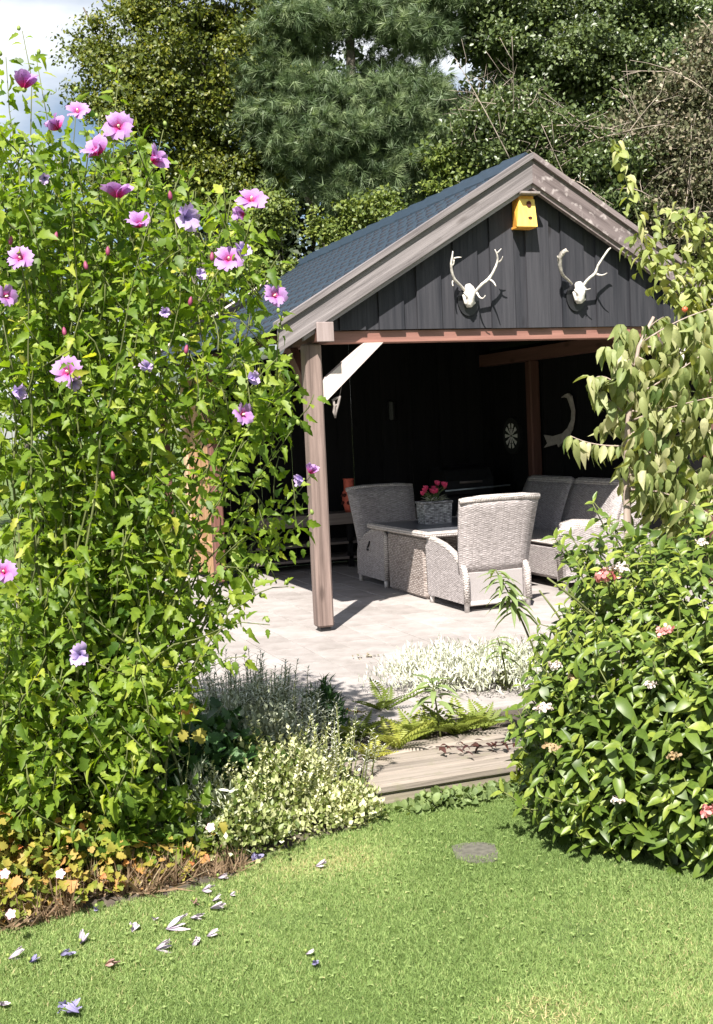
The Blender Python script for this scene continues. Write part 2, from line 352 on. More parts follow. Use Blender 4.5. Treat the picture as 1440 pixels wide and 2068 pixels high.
# paver: per-stone tone and fine grit
def _paver():
    m, n, l, b = new_mat('concrete_paver')
    b.inputs['Specular IOR Level'].default_value = 0.2
    tc = n.new('ShaderNodeTexCoord'); oi = n.new('ShaderNodeObjectInfo')
    t = n.new('ShaderNodeTexNoise'); t.inputs['Scale'].default_value = 5.0; t.inputs['Detail'].default_value = 9; t.inputs['Roughness'].default_value = 0.7
    l.new(tc.outputs['Object'], t.inputs['Vector'])
    r = ramp(n, [(0.3, (0.235, 0.213, 0.203)), (0.7, (0.335, 0.312, 0.302))])
    a = n.new('ShaderNodeMath'); a.operation = 'MULTIPLY_ADD'; a.inputs[1].default_value = 0.20; a.inputs[2].default_value = -0.10
    l.new(oi.outputs['Random'], a.inputs[0])
    s = n.new('ShaderNodeMath'); s.operation = 'ADD'
    l.new(a.outputs[0], s.inputs[0]); l.new(t.outputs['Fac'], s.inputs[1])
    l.new(s.outputs[0], r.inputs[0])
    ge = n.new('ShaderNodeNewGeometry')
    st_ = n.new('ShaderNodeTexNoise'); st_.inputs['Scale'].default_value = 1.7; st_.inputs['Detail'].default_value = 8; st_.inputs['Roughness'].default_value = 0.65
    l.new(ge.outputs['Position'], st_.inputs['Vector'])
    sr = ramp(n, [(0.34, (0.86, 0.845, 0.82)), (0.58, (1.10, 1.09, 1.08))])
    l.new(st_.outputs['Fac'], sr.inputs[0])
    mu = n.new('ShaderNodeMix'); mu.data_type = 'RGBA'; mu.blend_type = 'MULTIPLY'; mu.inputs['Factor'].default_value = 1.0
    l.new(r.outputs[0], mu.inputs['A']); l.new(sr.outputs[0], mu.inputs['B'])
    l.new(mu.outputs['Result'], b.inputs['Base Color'])
    b.inputs['Roughness'].default_value = 0.85
    g = n.new('ShaderNodeTexNoise'); g.inputs['Scale'].default_value = 220.0
    l.new(tc.outputs['Object'], g.inputs['Vector'])
    bump_to(n, l, b, g.outputs['Fac'], 0.25, 0.002)
    return m
M['paver'] = _paver()
M['sand'] = mat_flat('joint_sand', (0.20, 0.18, 0.155), 0.95, 0, 0.3, 60, 0.4)

def _lawn():
    m, n, l, b = new_mat('lawn_soil_and_thatch')
    tc = n.new('ShaderNodeTexCoord')
    t = n.new('ShaderNodeTexNoise'); t.inputs['Scale'].default_value = 2.2; t.inputs['Detail'].default_value = 9
    l.new(tc.outputs['Object'], t.inputs['Vector'])
    r = ramp(n, [(0.3, (0.05, 0.085, 0.015)), (0.55, (0.095, 0.145, 0.028)), (0.75, (0.14, 0.16, 0.045))])
    l.new(t.outputs['Fac'], r.inputs[0]); l.new(r.outputs[0], b.inputs['Base Color'])
    b.inputs['Roughness'].default_value = 0.95
    g = n.new('ShaderNodeTexNoise'); g.inputs['Scale'].default_value = 130.0
    l.new(tc.outputs['Object'], g.inputs['Vector'])
    bump_to(n, l, b, g.outputs['Fac'], 0.8, 0.02)
    return m
M['lawn'] = _lawn()


# ------------------------------------------------------------------ object helpers
def wloc(o):
    v = Vector((0, 0, 0))
    while o is not None:
        v = v + o.location
        o = o.parent
    return v

def setp(o, label=None, cat=None, group=None, kind=None):
    if label: o['label'] = label
    if cat: o['category'] = cat
    if group: o['group'] = group
    if kind: o['kind'] = kind
    return o

def thing(name, label, cat, loc=(0, 0, 0), rz=0.0, group=None):
    o = bpy.data.objects.new(name, None)
    o.empty_display_size = 0.1
    COL.objects.link(o)
    o.location = [float(x) for x in loc]
    o.rotation_euler = (0, 0, rz)
    return setp(o, label, cat, group)

def link(name, me, parent=None, mtx=None):
    o = bpy.data.objects.new(name, me)
    COL.objects.link(o)
    if parent is not None:
        o.parent = parent
    if mtx is not None:
        o.matrix_basis = mtx
    return o

class MB:
    """collects boxes, prisms, tubes and lathes; build() links them as ONE mesh object"""
    def __init__(s):
        s.v, s.f = [], []
    def add(s, vs, fs):
        o = len(s.v)
        s.v.extend([tuple(map(float, p)) for p in vs])
        s.f.extend([tuple(i + o for i in f) for f in fs])
        return s
    def box(s, x0, x1, y0, y1, z0, z1, c=0.003):
        lo, hi = (x0, y0, z0), (x1, y1, z1)
        c = min(c, (x1 - x0) * .3, (y1 - y0) * .3, (z1 - z0) * .3)
        vs, idx = [], {}
        for sx in (0, 1):
            for sy in (0, 1):
                for sz in (0, 1):
                    sg = (sx, sy, sz)
                    full = [hi[i] if sg[i] else lo[i] for i in range(3)]
                    ins = [full[i] - c if sg[i] else full[i] + c for i in range(3)]
                    for a in range(3):
                        p = list(ins); p[a] = full[a]
                        idx[sg, a] = len(vs); vs.append(p)
        fs = []
        for a in range(3):
            b, d = [i for i in range(3) if i != a]
            for sd in (0, 1):
                q = []
                for (p, r) in ((0, 0), (1, 0), (1, 1), (0, 1)):
                    g = [0, 0, 0]; g[a] = sd; g[b] = p; g[d] = r
                    q.append(idx[tuple(g), a])
                fs.append(q)
            for p in (0, 1):
                for r in (0, 1):
                    g0 = [0, 0, 0]; g0[b] = p; g0[d] = r
                    g1 = list(g0); g1[a] = 1
                    g0, g1 = tuple(g0), tuple(g1)
                    fs.append([idx[g0, b], idx[g1, b], idx[g1, d], idx[g0, d]])
        for sx in (0, 1):
            for sy in (0, 1):
                for sz in (0, 1):
                    fs.append([idx[(sx, sy, sz), a] for a in range(3)])
        return s.add(vs, fs)
    def prism(s, poly, a0, a1, plane='xz'):
        n = len(poly)
        def P(p, t):
            if plane == 'xz': return (p[0], t, p[1])
            if plane == 'yz': return (t, p[0], p[1])
            return (p[0], p[1], t)
        vs = [P(p, a0) for p in poly] + [P(p, a1) for p in poly]
        fs = [list(range(n))[::-1], list(range(n, 2 * n))]
        fs += [[i, (i + 1) % n, n + (i + 1) % n, n + i] for i in range(n)]
        return s.add(vs, fs)
    def tube(s, pts, radii, n=6):
        pts = [Vector([float(c) for c in p]) for p in pts]
        if not hasattr(radii, '__len__'):
            radii = [radii] * len(pts)
        vs, fs = [], []
        ref = Vector((0.31, 0.17, 0.94))
        for i, p in enumerate(pts):
            d = (pts[min(i + 1, len(pts) - 1)] - pts[max(i - 1, 0)])
            d = d.normalized() if d.length > 1e-9 else Vector((0, 0, 1))
            x = d.cross(ref)
            if x.length < 0.05: x = d.cross(Vector((1, 0, 0)))
            x.normalize(); y = d.cross(x)
            for k in range(n):
                a = 2 * PI * k / n
                vs.append(p + (x * math.cos(a) + y * math.sin(a)) * radii[i])
        for i in range(len(pts) - 1):
            for k in range(n):
                fs.append([i * n + k, i * n + (k + 1) % n, (i + 1) * n + (k + 1) % n, (i + 1) * n + k])
        fs.append(list(range(n))[::-1]); fs.append([(len(pts) - 1) * n + k for k in range(n)])
        return s.add(vs, fs)
    def lathe(s, prof, c, n=16):
        vs, fs = [], []
        for (r, z) in prof:
            for k in range(n):
                a = 2 * PI * k / n
                vs.append((c[0] + r * math.cos(a), c[1] + r * math.sin(a), c[2] + z))
        for i in range(len(prof) - 1):
            for k in range(n):
                fs.append([i * n + k, i * n + (k + 1) % n, (i + 1) * n + (k + 1) % n, (i + 1) * n + k])
        fs.append(list(range(n))[::-1]); fs.append([(len(prof) - 1) * n + k for k in range(n)])
        return s.add(vs, fs)
    def build(s, name, mat, parent=None, smooth=False, local=False, kind=None):
        off = np.array(wloc(parent)) if (parent is not None and not local) else np.zeros(3)
        me = bpy.data.meshes.new(name)
        me.from_pydata([(p[0] - off[0], p[1] - off[1], p[2] - off[2]) for p in s.v], [], s.f)
        bm = bmesh.new(); bm.from_mesh(me)
        bmesh.ops.recalc_face_normals(bm, faces=bm.faces)
        uvl = bm.loops.layers.uv.new('UVMap')
        for f in bm.faces:
            nrm = f.normal
            u = Vector((1, 0, 0)) if abs(nrm.z) > 0.95 else Vector((0, 0, 1)).cross(nrm).normalized()
            w = nrm.cross(u)
            for lp in f.loops:
                lp[uvl].uv = (lp.vert.co.dot(u), lp.vert.co.dot(w))
            f.smooth = smooth
        bm.to_mesh(me); bm.free()
        me.materials.append(mat)
        o = link(name, me, parent)
        if kind: o['kind'] = kind
        return o

def raw_mesh(name, verts, faces, tint=None, smooth=False):
    """verts (N,3), faces (M,k) arrays -> mesh, with a per-face tint"""
    verts = np.ascontiguousarray(verts, dtype=np.float32)
    faces = np.ascontiguousarray(faces, dtype=np.int32)
    k = faces.shape[1]
    me = bpy.data.meshes.new(name)
    me.vertices.add(len(verts)); me.vertices.foreach_set('co', verts.ravel())
    me.loops.add(faces.size); me.loops.foreach_set('vertex_index', faces.ravel())
    me.polygons.add(len(faces))
    me.polygons.foreach_set('loop_start', np.arange(0, faces.size, k, dtype=np.int32))
    if smooth:
        me.polygons.foreach_set('use_smooth', np.ones(len(faces), dtype=bool))
    me.update(calc_edges=True)
    if tint is not None:
        at_ = me.attributes.new('tint', 'FLOAT', 'FACE')
        at_.data.foreach_set('value', np.ascontiguousarray(tint, dtype=np.float32))
    return me

def norm(a):
    return a / np.maximum(np.linalg.norm(a, axis=-1, keepdims=True), 1e-9)

def frames(dirs, ups):
    """columns: across the leaf, along it, its upper normal"""
    y = norm(np.asarray(dirs, float)); x = norm(np.cross(y, ups)); z = np.cross(x, y)
    return np.stack([x, y, z], axis=-1)

def spread(T, R, pos, scale):
    """copies of template T (verts, tris) with rotation matrices R, positions, scales -> verts, faces"""
    tv, tf = T
    N = len(pos)
    sc_ = np.asarray(scale, float).reshape(N, 1, 1)
    v = np.einsum('nij,kj->nki', R, tv) * sc_ + np.asarray(pos)[:, None, :]
    f = tf[None, :, :] + (np.arange(N) * len(tv))[:, None, None]
    return v.reshape(-1, 3), f.reshape(-1, tf.shape[1])

def cloud_obj(name, T, R, pos, scale, tint, mat, parent, kind=None, smooth=False):
    off = np.array(wloc(parent)) if parent is not None else np.zeros(3)
    v, f = spread(T, R, np.asarray(pos) - off, scale)
    me = raw_mesh(name, v, f, np.repeat(tint, len(T[1])), smooth)
    me.materials.append(mat)
    o = link(name, me, parent)
    if kind: o['kind'] = kind
    return o

def join_arrays(parts):
    vs, fs, ts, o = [], [], [], 0
    for v, f, t in parts:
        vs.append(v); fs.append(f + o); ts.append(t); o += len(v)
    return np.concatenate(vs), np.concatenate(fs), np.concatenate(ts)

# ------------------------------------------------------------------ leaf templates (length 1 along +y, base at origin)
def half_outline_leaf(half, fold=0.25, droop=0.25, mid=None):
    """half: list of (x, y) from base to tip on one side; folded along the midrib, bent down along its length"""
    half = np.array(half, float)
    ys = half[:, 1]
    z_mid = -droop * ys ** 2
    n = len(half)
    vm = np.stack([np.zeros(n), ys, z_mid], 1)
    vr = np.stack([half[:, 0], ys, z_mid + fold * np.abs(half[:, 0])], 1)
    vl = vr * np.array([-1, 1, 1])
    v = np.concatenate([vm, vr, vl])
    f = []
    for i in range(n - 1):
        a, b = i, i + 1
        for off, flip in ((n, False), (2 * n, True)):
            t = [[a, off + a, off + b], [a, off + b, b]]
            for q in t:
                f.append(q[::-1] if flip else q)
    f = [q for q in f if np.linalg.norm(np.cross(v[q[1]] - v[q[0]], v[q[2]] - v[q[0]])) > 1e-7]
    return v, np.array(f, int)

T_diamond = (np.array([[0, 0, 0], [.34, .45, .07], [0, 1, -.08], [-.34, .45, .07]]), np.array([[0, 1, 2], [0, 2, 3]]))
T_oval = half_outline_leaf([(0, 0), (.14, .14), (.235, .38), (.215, .62), (.10, .86), (0, 1)], 0.4, 0.3)
T_droop = half_outline_leaf([(0, 0), (.15, .12), (.235, .34), (.20, .60), (.08, .86), (0, 1)], 0.6, 0.6)
T_lance = half_outline_leaf([(0, 0), (.07, .2), (.085, .5), (0, 1)], 0.4, 0.35)
T_needle = (np.array([[-.035, 0, 0], [.035, 0, 0], [0, 1, 0]]), np.array([[0, 1, 2]]))
T_round = half_outline_leaf([(0, 0), (.36, .22), (.44, .52), (.26, .86), (0, 1)], 0.3, 0.15)
HIB = [half_outline_leaf([(0, 0), (.15, .06), (.30, .28), (.20, .36), (.29, .54), (.16, .62), (.13, .80), (0, 1.0)], fo, dr)
       for fo, dr in ((0.35, 0.35), (0.15, 0.15), (0.5, 0.55))]
T_maple = half_outline_leaf([(0, 0), (.22, -.08), (.46, .04), (.36, .16), (.60, .34), (.42, .42), (.50, .62), (.28, .64), (.24, .84), (0, .98)], 0.2, 0.25)
def fern_template(n=13):
    v, f = [], []
    for i in range(n):
        t = (i + .6) / n
        z = -0.38 * t * t
        w = 0.30 * math.sin(PI * (t * .86 + .12)) * (1 - .3 * t)
        for sgn in (-1, 1):
            o = len(v)
            v += [[0, t, z], [sgn * w * .5, t + .055, z + .015], [sgn * w, t + .06, z - .04], [sgn * w * .5, t - .015, z]]
            f += [[o, o + 1, o + 2], [o, o + 2, o + 3]]
    v += [[-.008, 0, 0], [.008, 0, 0], [0, .5, -.095], [0, 1, -.38]]
    o = len(v) - 4
    f += [[o, o + 1, o + 2], [o + 2, o + 1, o + 3]]
    return np.array(v), np.array(f)
T_fern = fern_template()
def tuft_template(n=22):
    v, f = [], []
    r = np.random.default_rng(3)
    for i in range(n):
        d = norm(np.array([r.normal(0, .42), 1.0 + r.normal(0, .3), r.normal(0, .42)]))
        s = norm(np.cross(d, r.normal(size=3)))
        L = r.uniform(.7, 1.0)
        o = len(v)
        v += [list(s * .03), list(-s * .03), list(d * L + np.array([0, 0, -.08]))]
        f.append([o, o + 1, o + 2])
    return np.array(v), np.array(f)
T_tuft = tuft_template()


# ================================================================== SETTING
def smooth01(t):
    t = np.clip(t, 0, 1); return t * t * (3 - 2 * t)
def ground_z(x, y):
    x = np.asarray(x, float); y = np.asarray(y, float)
    s = smooth01((y + 4.35) / 0.9)
    return -0.16 + 0.13 * s
gx = np.concatenate([[-900, -300, -100, -40, -18], np.linspace(-10, 10, 61), [18, 40, 100, 300, 900]])
gy = np.concatenate([[-300, -80, -30, -15], np.linspace(-10, 8, 91), [12, 20, 40, 100, 300, 900]])
X, Y = np.meshgrid(gx, gy)
Z = ground_z(X, Y)
Z = Z + np.where((np.abs(X) < 10) & (Y > -10) & (Y < -4.4), 0.006 * np.sin(X * 5.1 + Y * 3.3) * np.cos(Y * 4.7 - X), 0)
vv = np.stack([X.ravel(), Y.ravel(), Z.ravel()], 1)
nx, ny = len(gx), len(gy)
ii = (np.arange(ny - 1)[:, None] * nx + np.arange(nx - 1)[None, :]).ravel()
ff = np.stack([ii, ii + 1, ii + nx + 1, ii + nx], 1)
me = raw_mesh('lawn', vv, ff, None, True); me.materials.append(M['lawn'])
setp(link('lawn', me), kind='structure', label='mown green lawn with clover and a bare patch')

# planting beds: sheets of soil a little above the ground sheet
def bed(name, pts, label):
    pts = np.array(pts, float)
    c = pts.mean(0)
    K = 10
    v, f = [], []
    n = len(pts)
    for k in range(K + 1):
        for p in pts:
            q = c + (p - c) * k / K
            z = ground_z(q[0], q[1]) + (0.008 + 0.035 * (1 - (k / K) ** 2)) * (1 if k < K else -1.5)
            v.append([q[0], q[1], z])
    for k in range(K):
        for i in range(n):
            f.append([k * n + i, k * n + (i + 1) % n, (k + 1) * n + (i + 1) % n, (k + 1) * n + i])
    m_ = raw_mesh(name, np.array(v), np.array(f), None, True); m_.materials.append(M['soil'])
    return setp(link(name, m_), kind='structure', label=label)
bed('planting_bed', [(-4.6, -5.0), (-3.6, -4.85), (-2.95, -4.70), (-2.55, -4.62), (-2.09, -4.60), (-1.76, -4.38), (-1.44, -4.26), (-1.20, -4.25),
                     (-1.12, -3.98), (-1.15, -3.55), (-0.95, -3.15), (-2.2, -3.12), (-3.4, -3.1), (-4.6, -3.2)], 'dark soil bed under the flowering shrubs')
bed('shrub_bed', [(-0.42, -4.30), (-0.42, -4.75), (-0.34, -5.15), (-0.15, -5.45), (0.3, -5.6), (1.6, -5.5), (2.2, -4.6), (1.6, -4.20), (0.5, -4.16)], 'dark soil under the glossy shrub')
bed('step_bed', [(-1.1, -3.43), (-0.5, -3.42), (0.6, -3.42), (1.6, -3.42), (1.6, -3.12), (0.4, -3.12), (-1.0, -3.14)], 'soil strip behind the timber step')

# patio: sand joint sheet with every paver a stone of its own
patio = MB().box(-2.2, 3.92, -3.11, 4.62, -0.06, -0.009, 0.002).build('patio', M['sand'])
setp(patio, kind='structure', label='pale grey paved patio under and before the shelter')
pv = MB().box(-0.1475, 0.1475, -0.2975, 0.2975, -0.045, 0, 0.004)
pm = None
for i in range(20):
    x = -2.03 + 0.30 * i
    off = rng.uniform(0, 0.6)
    y = -3.08 + off - 0.6
    while y < 4.55:
        y0, y1 = max(y, -3.09), min(y + 0.6, 4.60)
        if y1 - y0 > 0.08:
            if pm is None:
                o = pv.build('paver', M['paver'], patio, local=True); pm = o.data
            else:
                o = link('paver', pm, patio)
            o.location = (x, (y0 + y1) / 2, rng.uniform(-0.0015, 0.0015))
            o.scale = (1, (y1 - y0 - 0.005) / 0.595, 1)
        y += 0.6

# timber steps
sy0, sy1 = -4.06, -3.80
o = MB().box(-1.14, 1.5, sy0, sy1, -0.20, -0.025, 0.012)
st = thing('timber_step', 'weathered wooden sleeper laid as a low step at the lawn edge', 'step', (0.1, -3.93, -0.2))
MB().box(-1.14, 1.5, sy0 + 0.008, -3.44, -0.20, -0.078, 0.006).build('riser', M['sleeper_face'], st)
yy = sy0 - 0.006
for k, (wd, ht) in enumerate(((0.150, -0.026), (0.145, -0.021), (0.155, -0.028), (0.150, -0.018))):
    MB().box(-1.16 + (0.04 if k == 1 else 0.0) + (0.10 if k == 3 else 0), 1.5, yy, yy + wd, -0.076, ht, 0.012).build('plank', M['sleeper'], st)
    yy += wd + 0.008

# ================================================================== SHELTER
HX, SL, ZT = 1.99, 0.596, 3.908
zt = lambda x: ZT - SL * abs(x - HX)
sh = thing('garden_shelter', 'black boarded open garden shelter with grey barge boards and blue roof', 'shelter', (1.99, 2.2, 0))
H = 2.355
def post(x, y, mat, z0=0.035, z1=H, w=0.07, name='post'):
    return MB().box(x - w, x + w, y - w, y + w, z0, z1, 0.014).build(name, mat, sh)
MB().box(-0.07, 0.07, -0.07, 0.07, 0.035, H - 0.002, 0.016).build('post', M['post'], sh)
MB().box(-0.045, 0.045, -0.045, 0.045, -0.002, 0.034, 0.002).build('post_shoe', M['steel'], sh)
post(3.92, 0.0, M['post_red']); MB().box(3.875, 3.965, -0.045, 0.045, -0.002, 0.034).build('post_shoe', M['steel'], sh)
post(0.0, 3.43, M['post_red'], w=0.06); post(3.92, 3.37, M['post_red'], w=0.065)
post(0.0, 4.62, M['pale_post'], w=0.065); post(0.0, 6.0, M['post_red'], w=0.06)
# wall plates run front to back over the posts and poke out in front
for x0 in (-0.012, 3.855):
    p = MB().box(x0, x0 + 0.137, -0.20, 6.06, H, H + 0.15, 0.004).build('wall_plate', M['plate'], sh)
    MB().box(x0 - 0.003, x0 + 0.140, -0.222, -0.201, H - 0.003, H + 0.153, 0.004).build('plate_end', M['plate_end'], p)
MB().box(0.128, 3.852, -0.005, 0.115, H - 0.003, H + 0.100, 0.006).build('tie_beam', M['beam'], sh)
# braces: board cut at both ends, from post to beam
def brace(p0, p1, a0, a1, plane, mat):
    return MB().prism([p0[0], p0[1], p1[1], p1[0]], a0, a1, plane).build('brace', mat, sh)
MB().prism([(0.072, 1.86), (0.072, 2.05), (0.46, H - 0.004), (0.62, H - 0.004)], -0.045, 0.035, 'xz').build('brace', M['brace'], sh)
MB().prism([(3.84, 1.86), (3.84, 2.03), (3.5, H - 0.004), (3.34, H - 0.004)], -0.045, 0.035, 'xz').build('brace', M['brace'], sh)
MB().prism([(0.072, 1.86), (0.072, 2.03), (0.44, H - 0.002), (0.60, H - 0.002)], -0.035, 0.035, 'yz').build('brace', M['post_red'], sh)
# gable: broad boards nailed over a set-back layer
def gboard(x0, x1, y0, y1, zb):
    xs = [x0, x1] if not (x0 < HX < x1) else [x0, HX, x1]
    top = [(x, zt(x) - 0.14) for x in xs]
    top = [(x, max(z, zb + 0.01)) for x, z in top]
    return MB().prism([(x0, zb), (x1, zb)] + top[::-1], y0, y1).build('gable_board', M['black'], sh)
k0 = 1.637 - 0.348 * 5
for k in range(13):
    xa = k0 + 0.348 * k
    zb = H + 0.098 + rng.uniform(-0.004, 0.004)
    a, b = max(xa, 0.05), min(xa + 0.225, 3.93)
    if b - a > 0.03 and zt(a) - 0.14 > zb + .02 or zt(b) - 0.14 > zb + .02:
        gboard(a, b, -0.048, -0.0245, zb)
    a, b = max(xa + 0.205, 0.05), min(xa + 0.368, 3.93)
    if b - a > 0.03:
        gboard(a, b, -0.0240, -0.008, zb + 0.002)
# soffit boards under the verge
for sgn, m_ in ((-1, M['barge']), (1, M['barge_r'])):
    def P(d, dz):  # d = distance from ridge line across
        return (HX + sgn * d, ZT - SL * d + dz)
    E = 2.32
    nm = 'barge'
    MB().prism([P(0, -0.052), P(0, -0.250), P(E, -0.250), P(E, -0.052)], -0.195, -0.170).build('barge_board', m_, sh)
    MB().prism([P(0, 0.0), P(0, -0.050), P(E + .012, -0.050), P(E + .012, 0.0)], -0.225, -0.105).build('barge_cap', m_, sh)
    MB().prism([P(0.0, -0.245), P(0.0, -0.290), P(E - .22, -0.290), P(E - .22, -0.245)], -0.168, -0.118).build('barge_trim', m_, sh)
    MB().prism([P(0.0, -0.115), P(0.0, -0.14), P(E - .05, -0.14), P(E - .05, -0.115)], -0.116, -0.050).build('soffit_board', M['plate'], sh)
    # rear verge
    MB().prism([P(0, 0.01), P(0, -0.22), P(E, -0.22), P(E, 0.01)], 6.09, 6.115).build('barge_board', m_, sh)
    MB().prism([P(0, 0.035), P(0, 0.012), P(E, 0.012), P(E, 0.035)], 6.06, 6.14).build('barge_cap', M['brace'], sh)
# roof slopes in overlapping courses, each a sheet with its rows of studs
COURSE = 8
for sgn in (-1, 1):
    dmax = 2.37
    for c in range(COURSE):
        d0, d1 = dmax * c / COURSE, dmax * (c + 1) / COURSE + 0.02
        za, zb_ = ZT - 0.030 - SL * d0, ZT - 0.030 - SL * d1
        lift = 0.004
        o = MB().prism([(HX + sgn * d0, za), (HX + sgn * d0, za - 0.025), (HX + sgn * d1, zb_ - 0.025 + lift), (HX + sgn * d1, zb_ + lift)], -0.103, 6.055).build('roof_course', M['roof'], sh)
        if sgn < 0:
            mb = MB()
            for rr_ in (0.28, 0.78):
                d = d0 + (d1 - d0) * rr_
                n_ = 27
                for q in range(n_):
                    yy = -0.02 + 6.0 * (q + (0.5 if rr_ > .5 else 0.0)) / n_
                    xx = HX - d; zz = ZT - 0.030 - SL * d + lift * rr_
                    nrm = Vector((-SL, 0, 1)).normalized(); dn = Vector((-1, 0, -SL)).normalized()
                    pts = []
                    cc = Vector((xx, yy, zz))
                    vs_ = [cc + dn * .046 * math.cos(t) + Vector((0, 1, 0)) * .034 * math.sin(t) for t in np.linspace(0, 2 * PI, 6, endpoint=False)]
                    tip = cc + nrm * 0.016 + dn * 0.012
                    mb.add(vs_ + [tip], [[i, (i + 1) % 6, 6] for i in range(6)])
            mb.build('roof_studs', M['nub'], o, kind='stuff')
    MB().prism([(HX, ZT - 0.062), (HX, ZT - 0.11), (HX + sgn * 2.30, ZT - 0.11 - SL * 2.30), (HX + sgn * 2.30, ZT - 0.062 - SL * 2.30)], -0.045, 6.05).build('roof_deck', M['black_in'], sh)
for q in range(15):
    y0 = -0.10 + q * 0.412
    w0, w1 = 0.165, 0.185
    mb = MB()
    for (yy, w, lz) in ((y0, w0, 0.0), (y0 + 0.43, w1, 0.012)):
        pass
    poly = lambda w, lz: [(HX - w, ZT - 0.022 - SL * w + lz), (HX - w * .45, ZT + 0.006 - SL * w * .45 + lz), (HX, ZT + 0.028 + lz), (HX + w * .45, ZT + 0.006 - SL * w * .45 + lz), (HX + w, ZT - 0.022 - SL * w + lz)]
    a, b = poly(w0, 0.0), poly(w1, 0.016)
    vs_ = [(p[0], y0, p[1]) for p in a] + [(p[0], y0 + 0.43, p[1]) for p in b]
    vs_ += [(p[0], y0, p[1] - .02) for p in a] + [(p[0], y0 + 0.43, p[1] - .02) for p in b]
    fs_ = []
    for i in range(4):
        fs_ += [[i, i + 1, 6 + i, 5 + i], [10 + i, 15 + i, 16 + i, 11 + i], [i, 10 + i, 11 + i, i + 1], [5 + i, 6 + i, 16 + i, 15 + i]]
    fs_ += [[0, 5, 15, 10], [4, 14, 19, 9]]
    mb.add(vs_, fs_).build('ridge_tile', M['roof_cap'], sh)
# gutter: half-round trough along the left eave with an end plate
gp = []
for t in np.linspace(0, PI, 9):
    gp.append((-0.335 - 0.062 * math.cos(t), 2.335 - 0.085 * math.sin(t)))
for t in np.linspace(PI, 0, 9):
    gp.append((-0.335 - 0.056 * math.cos(t), 2.335 - 0.079 * math.sin(t)))
gt = MB()
n_ = len(gp)
gt.add([(p[0], -0.165, p[1]) for p in gp] + [(p[0], 6.05, p[1]) for p in gp], [[i, (i + 1) % n_, n_ + (i + 1) % n_, n_ + i] for i in range(n_)])
gut = gt.build('gutter', M['zinc'], sh)
MB().prism([(-0.335 - 0.066 * math.cos(t), 2.34 - 0.09 * math.sin(t)) for t in np.linspace(0, PI, 9)], -0.172, -0.166).build('end_plate', M['zinc'], gut)
# walls: back and right black boards, brown plank door on the left side of the rear bay
def board_wall(name, mat, axis, a0, a1, pos, z0, z1, step=0.2, th=0.022):
    root = None
    a, k = a0, 0
    first = True
    while a < a1 - 0.02:
        b = min(a + step - 0.004, a1)
        d = 0.006 * (k % 2)
        mb = MB()
        if axis == 'x':
            mb.box(a, b, pos + d, pos + d + th, z0, z1, 0.003)
        else:
            mb.box(pos + d, pos + d + th, a, b, z0, z1, 0.003)
        mb.build(name, mat, sh)
        a += step; k += 1
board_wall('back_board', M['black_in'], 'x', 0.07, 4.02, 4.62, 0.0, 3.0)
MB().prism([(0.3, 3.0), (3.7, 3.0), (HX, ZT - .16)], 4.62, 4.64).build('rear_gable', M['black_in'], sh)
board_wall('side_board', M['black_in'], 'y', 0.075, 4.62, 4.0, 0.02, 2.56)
MB().box(3.99, 4.03, 0.08, 4.6, 0.0, 0.018, 0.002).build('sill_plate', M['black_in'], sh)
for k in range(8):
    y0 = 3.50 + k * 0.132
    MB().box(-0.03, -0.008, y0, y0 + 0.127, 0.06, H - 0.01, 0.003).build('door_plank', M['brown'], sh)
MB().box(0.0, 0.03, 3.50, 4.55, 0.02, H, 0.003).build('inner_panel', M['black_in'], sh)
for z0 in (0.35, 1.15, 1.95):
    MB().box(-0.055, -0.031, 3.52, 4.52, z0, z0 + 0.11, 0.004).build('door_ledge', M['brown'], sh)

# ------------------------------------------------------------------ things on and in the shelter
# nest box
bx0, bx1 = aty(1034, 430, -0.1)[0], aty(1074, 430, -0.1)[0]
bz1, bz0 = aty(1055, 397, -0.1)[2], aty(1055, 459, -0.14)[2]
nb = thing('nest_box', 'yellow wooden bird box under the gable peak', 'bird box', ((bx0 + bx1) / 2, -0.05, bz0))
def hexa(mb, q0, q1):
    return mb.add(list(q0) + list(q1), [[3, 2, 1, 0], [4, 5, 6, 7], [0, 1, 5, 4], [1, 2, 6, 5], [2, 3, 7, 6], [3, 0, 4, 7]])
yb, yt = -0.185, -0.15
ins = 0.030
hexa(MB(), [(bx0 + ins, -0.05, bz0 + .01), (bx1 + 0.0, -0.05, bz0 + .01), (bx1, -0.05, bz1), (bx0 + ins, -0.05, bz1)],
     [(bx0 + .006, yb + .012, bz0 + .01), (bx1 + .002, yb + .012, bz0 + .01), (bx1 - .004, yt + .012, bz1), (bx0 + .047, yt + .012, bz1)]).build('body', M['orange'], nb)
fr = hexa(MB(), [(bx0, yb, bz0), (bx1 + .004, yb, bz0), (bx1, yt, bz1 - .03), (bx0 + .045, yt, bz1 - .03)],
     [(bx0, yb + .011, bz0), (bx1 + .004, yb + .011, bz0), (bx1, yt + .011, bz1 - .03), (bx0 + .045, yt + .011, bz1 - .03)]).build('front_board', M['yellow'], nb)
cxh = (bx0 + bx1) / 2 + .035
for zz, rx, rz in ((bz1 - .075, .022, .028), (bz0 + .075, .018, .010)):
    yy = yb + (yt - yb) * (zz - bz0) / (bz1 - bz0) - .004
    MB().prism([(cxh + rx * math.cos(t), zz + rz * math.sin(t)) for t in np.linspace(0, 2 * PI, 14, endpoint=False)], yy - .003, yy + .006).build('entrance_hole', M['hole'], nb)
MB().box(bx0 + .03, bx1 + .02, -0.225, -0.03, bz1 + .002, bz1 + .022, .003).build('lid', M['drift'], nb)
MB().box(bx0 + .015, bx1, yb + .014, -0.05, bz0 - .008, bz0 + .009, .002).build('floor_board', M['orange'], nb)

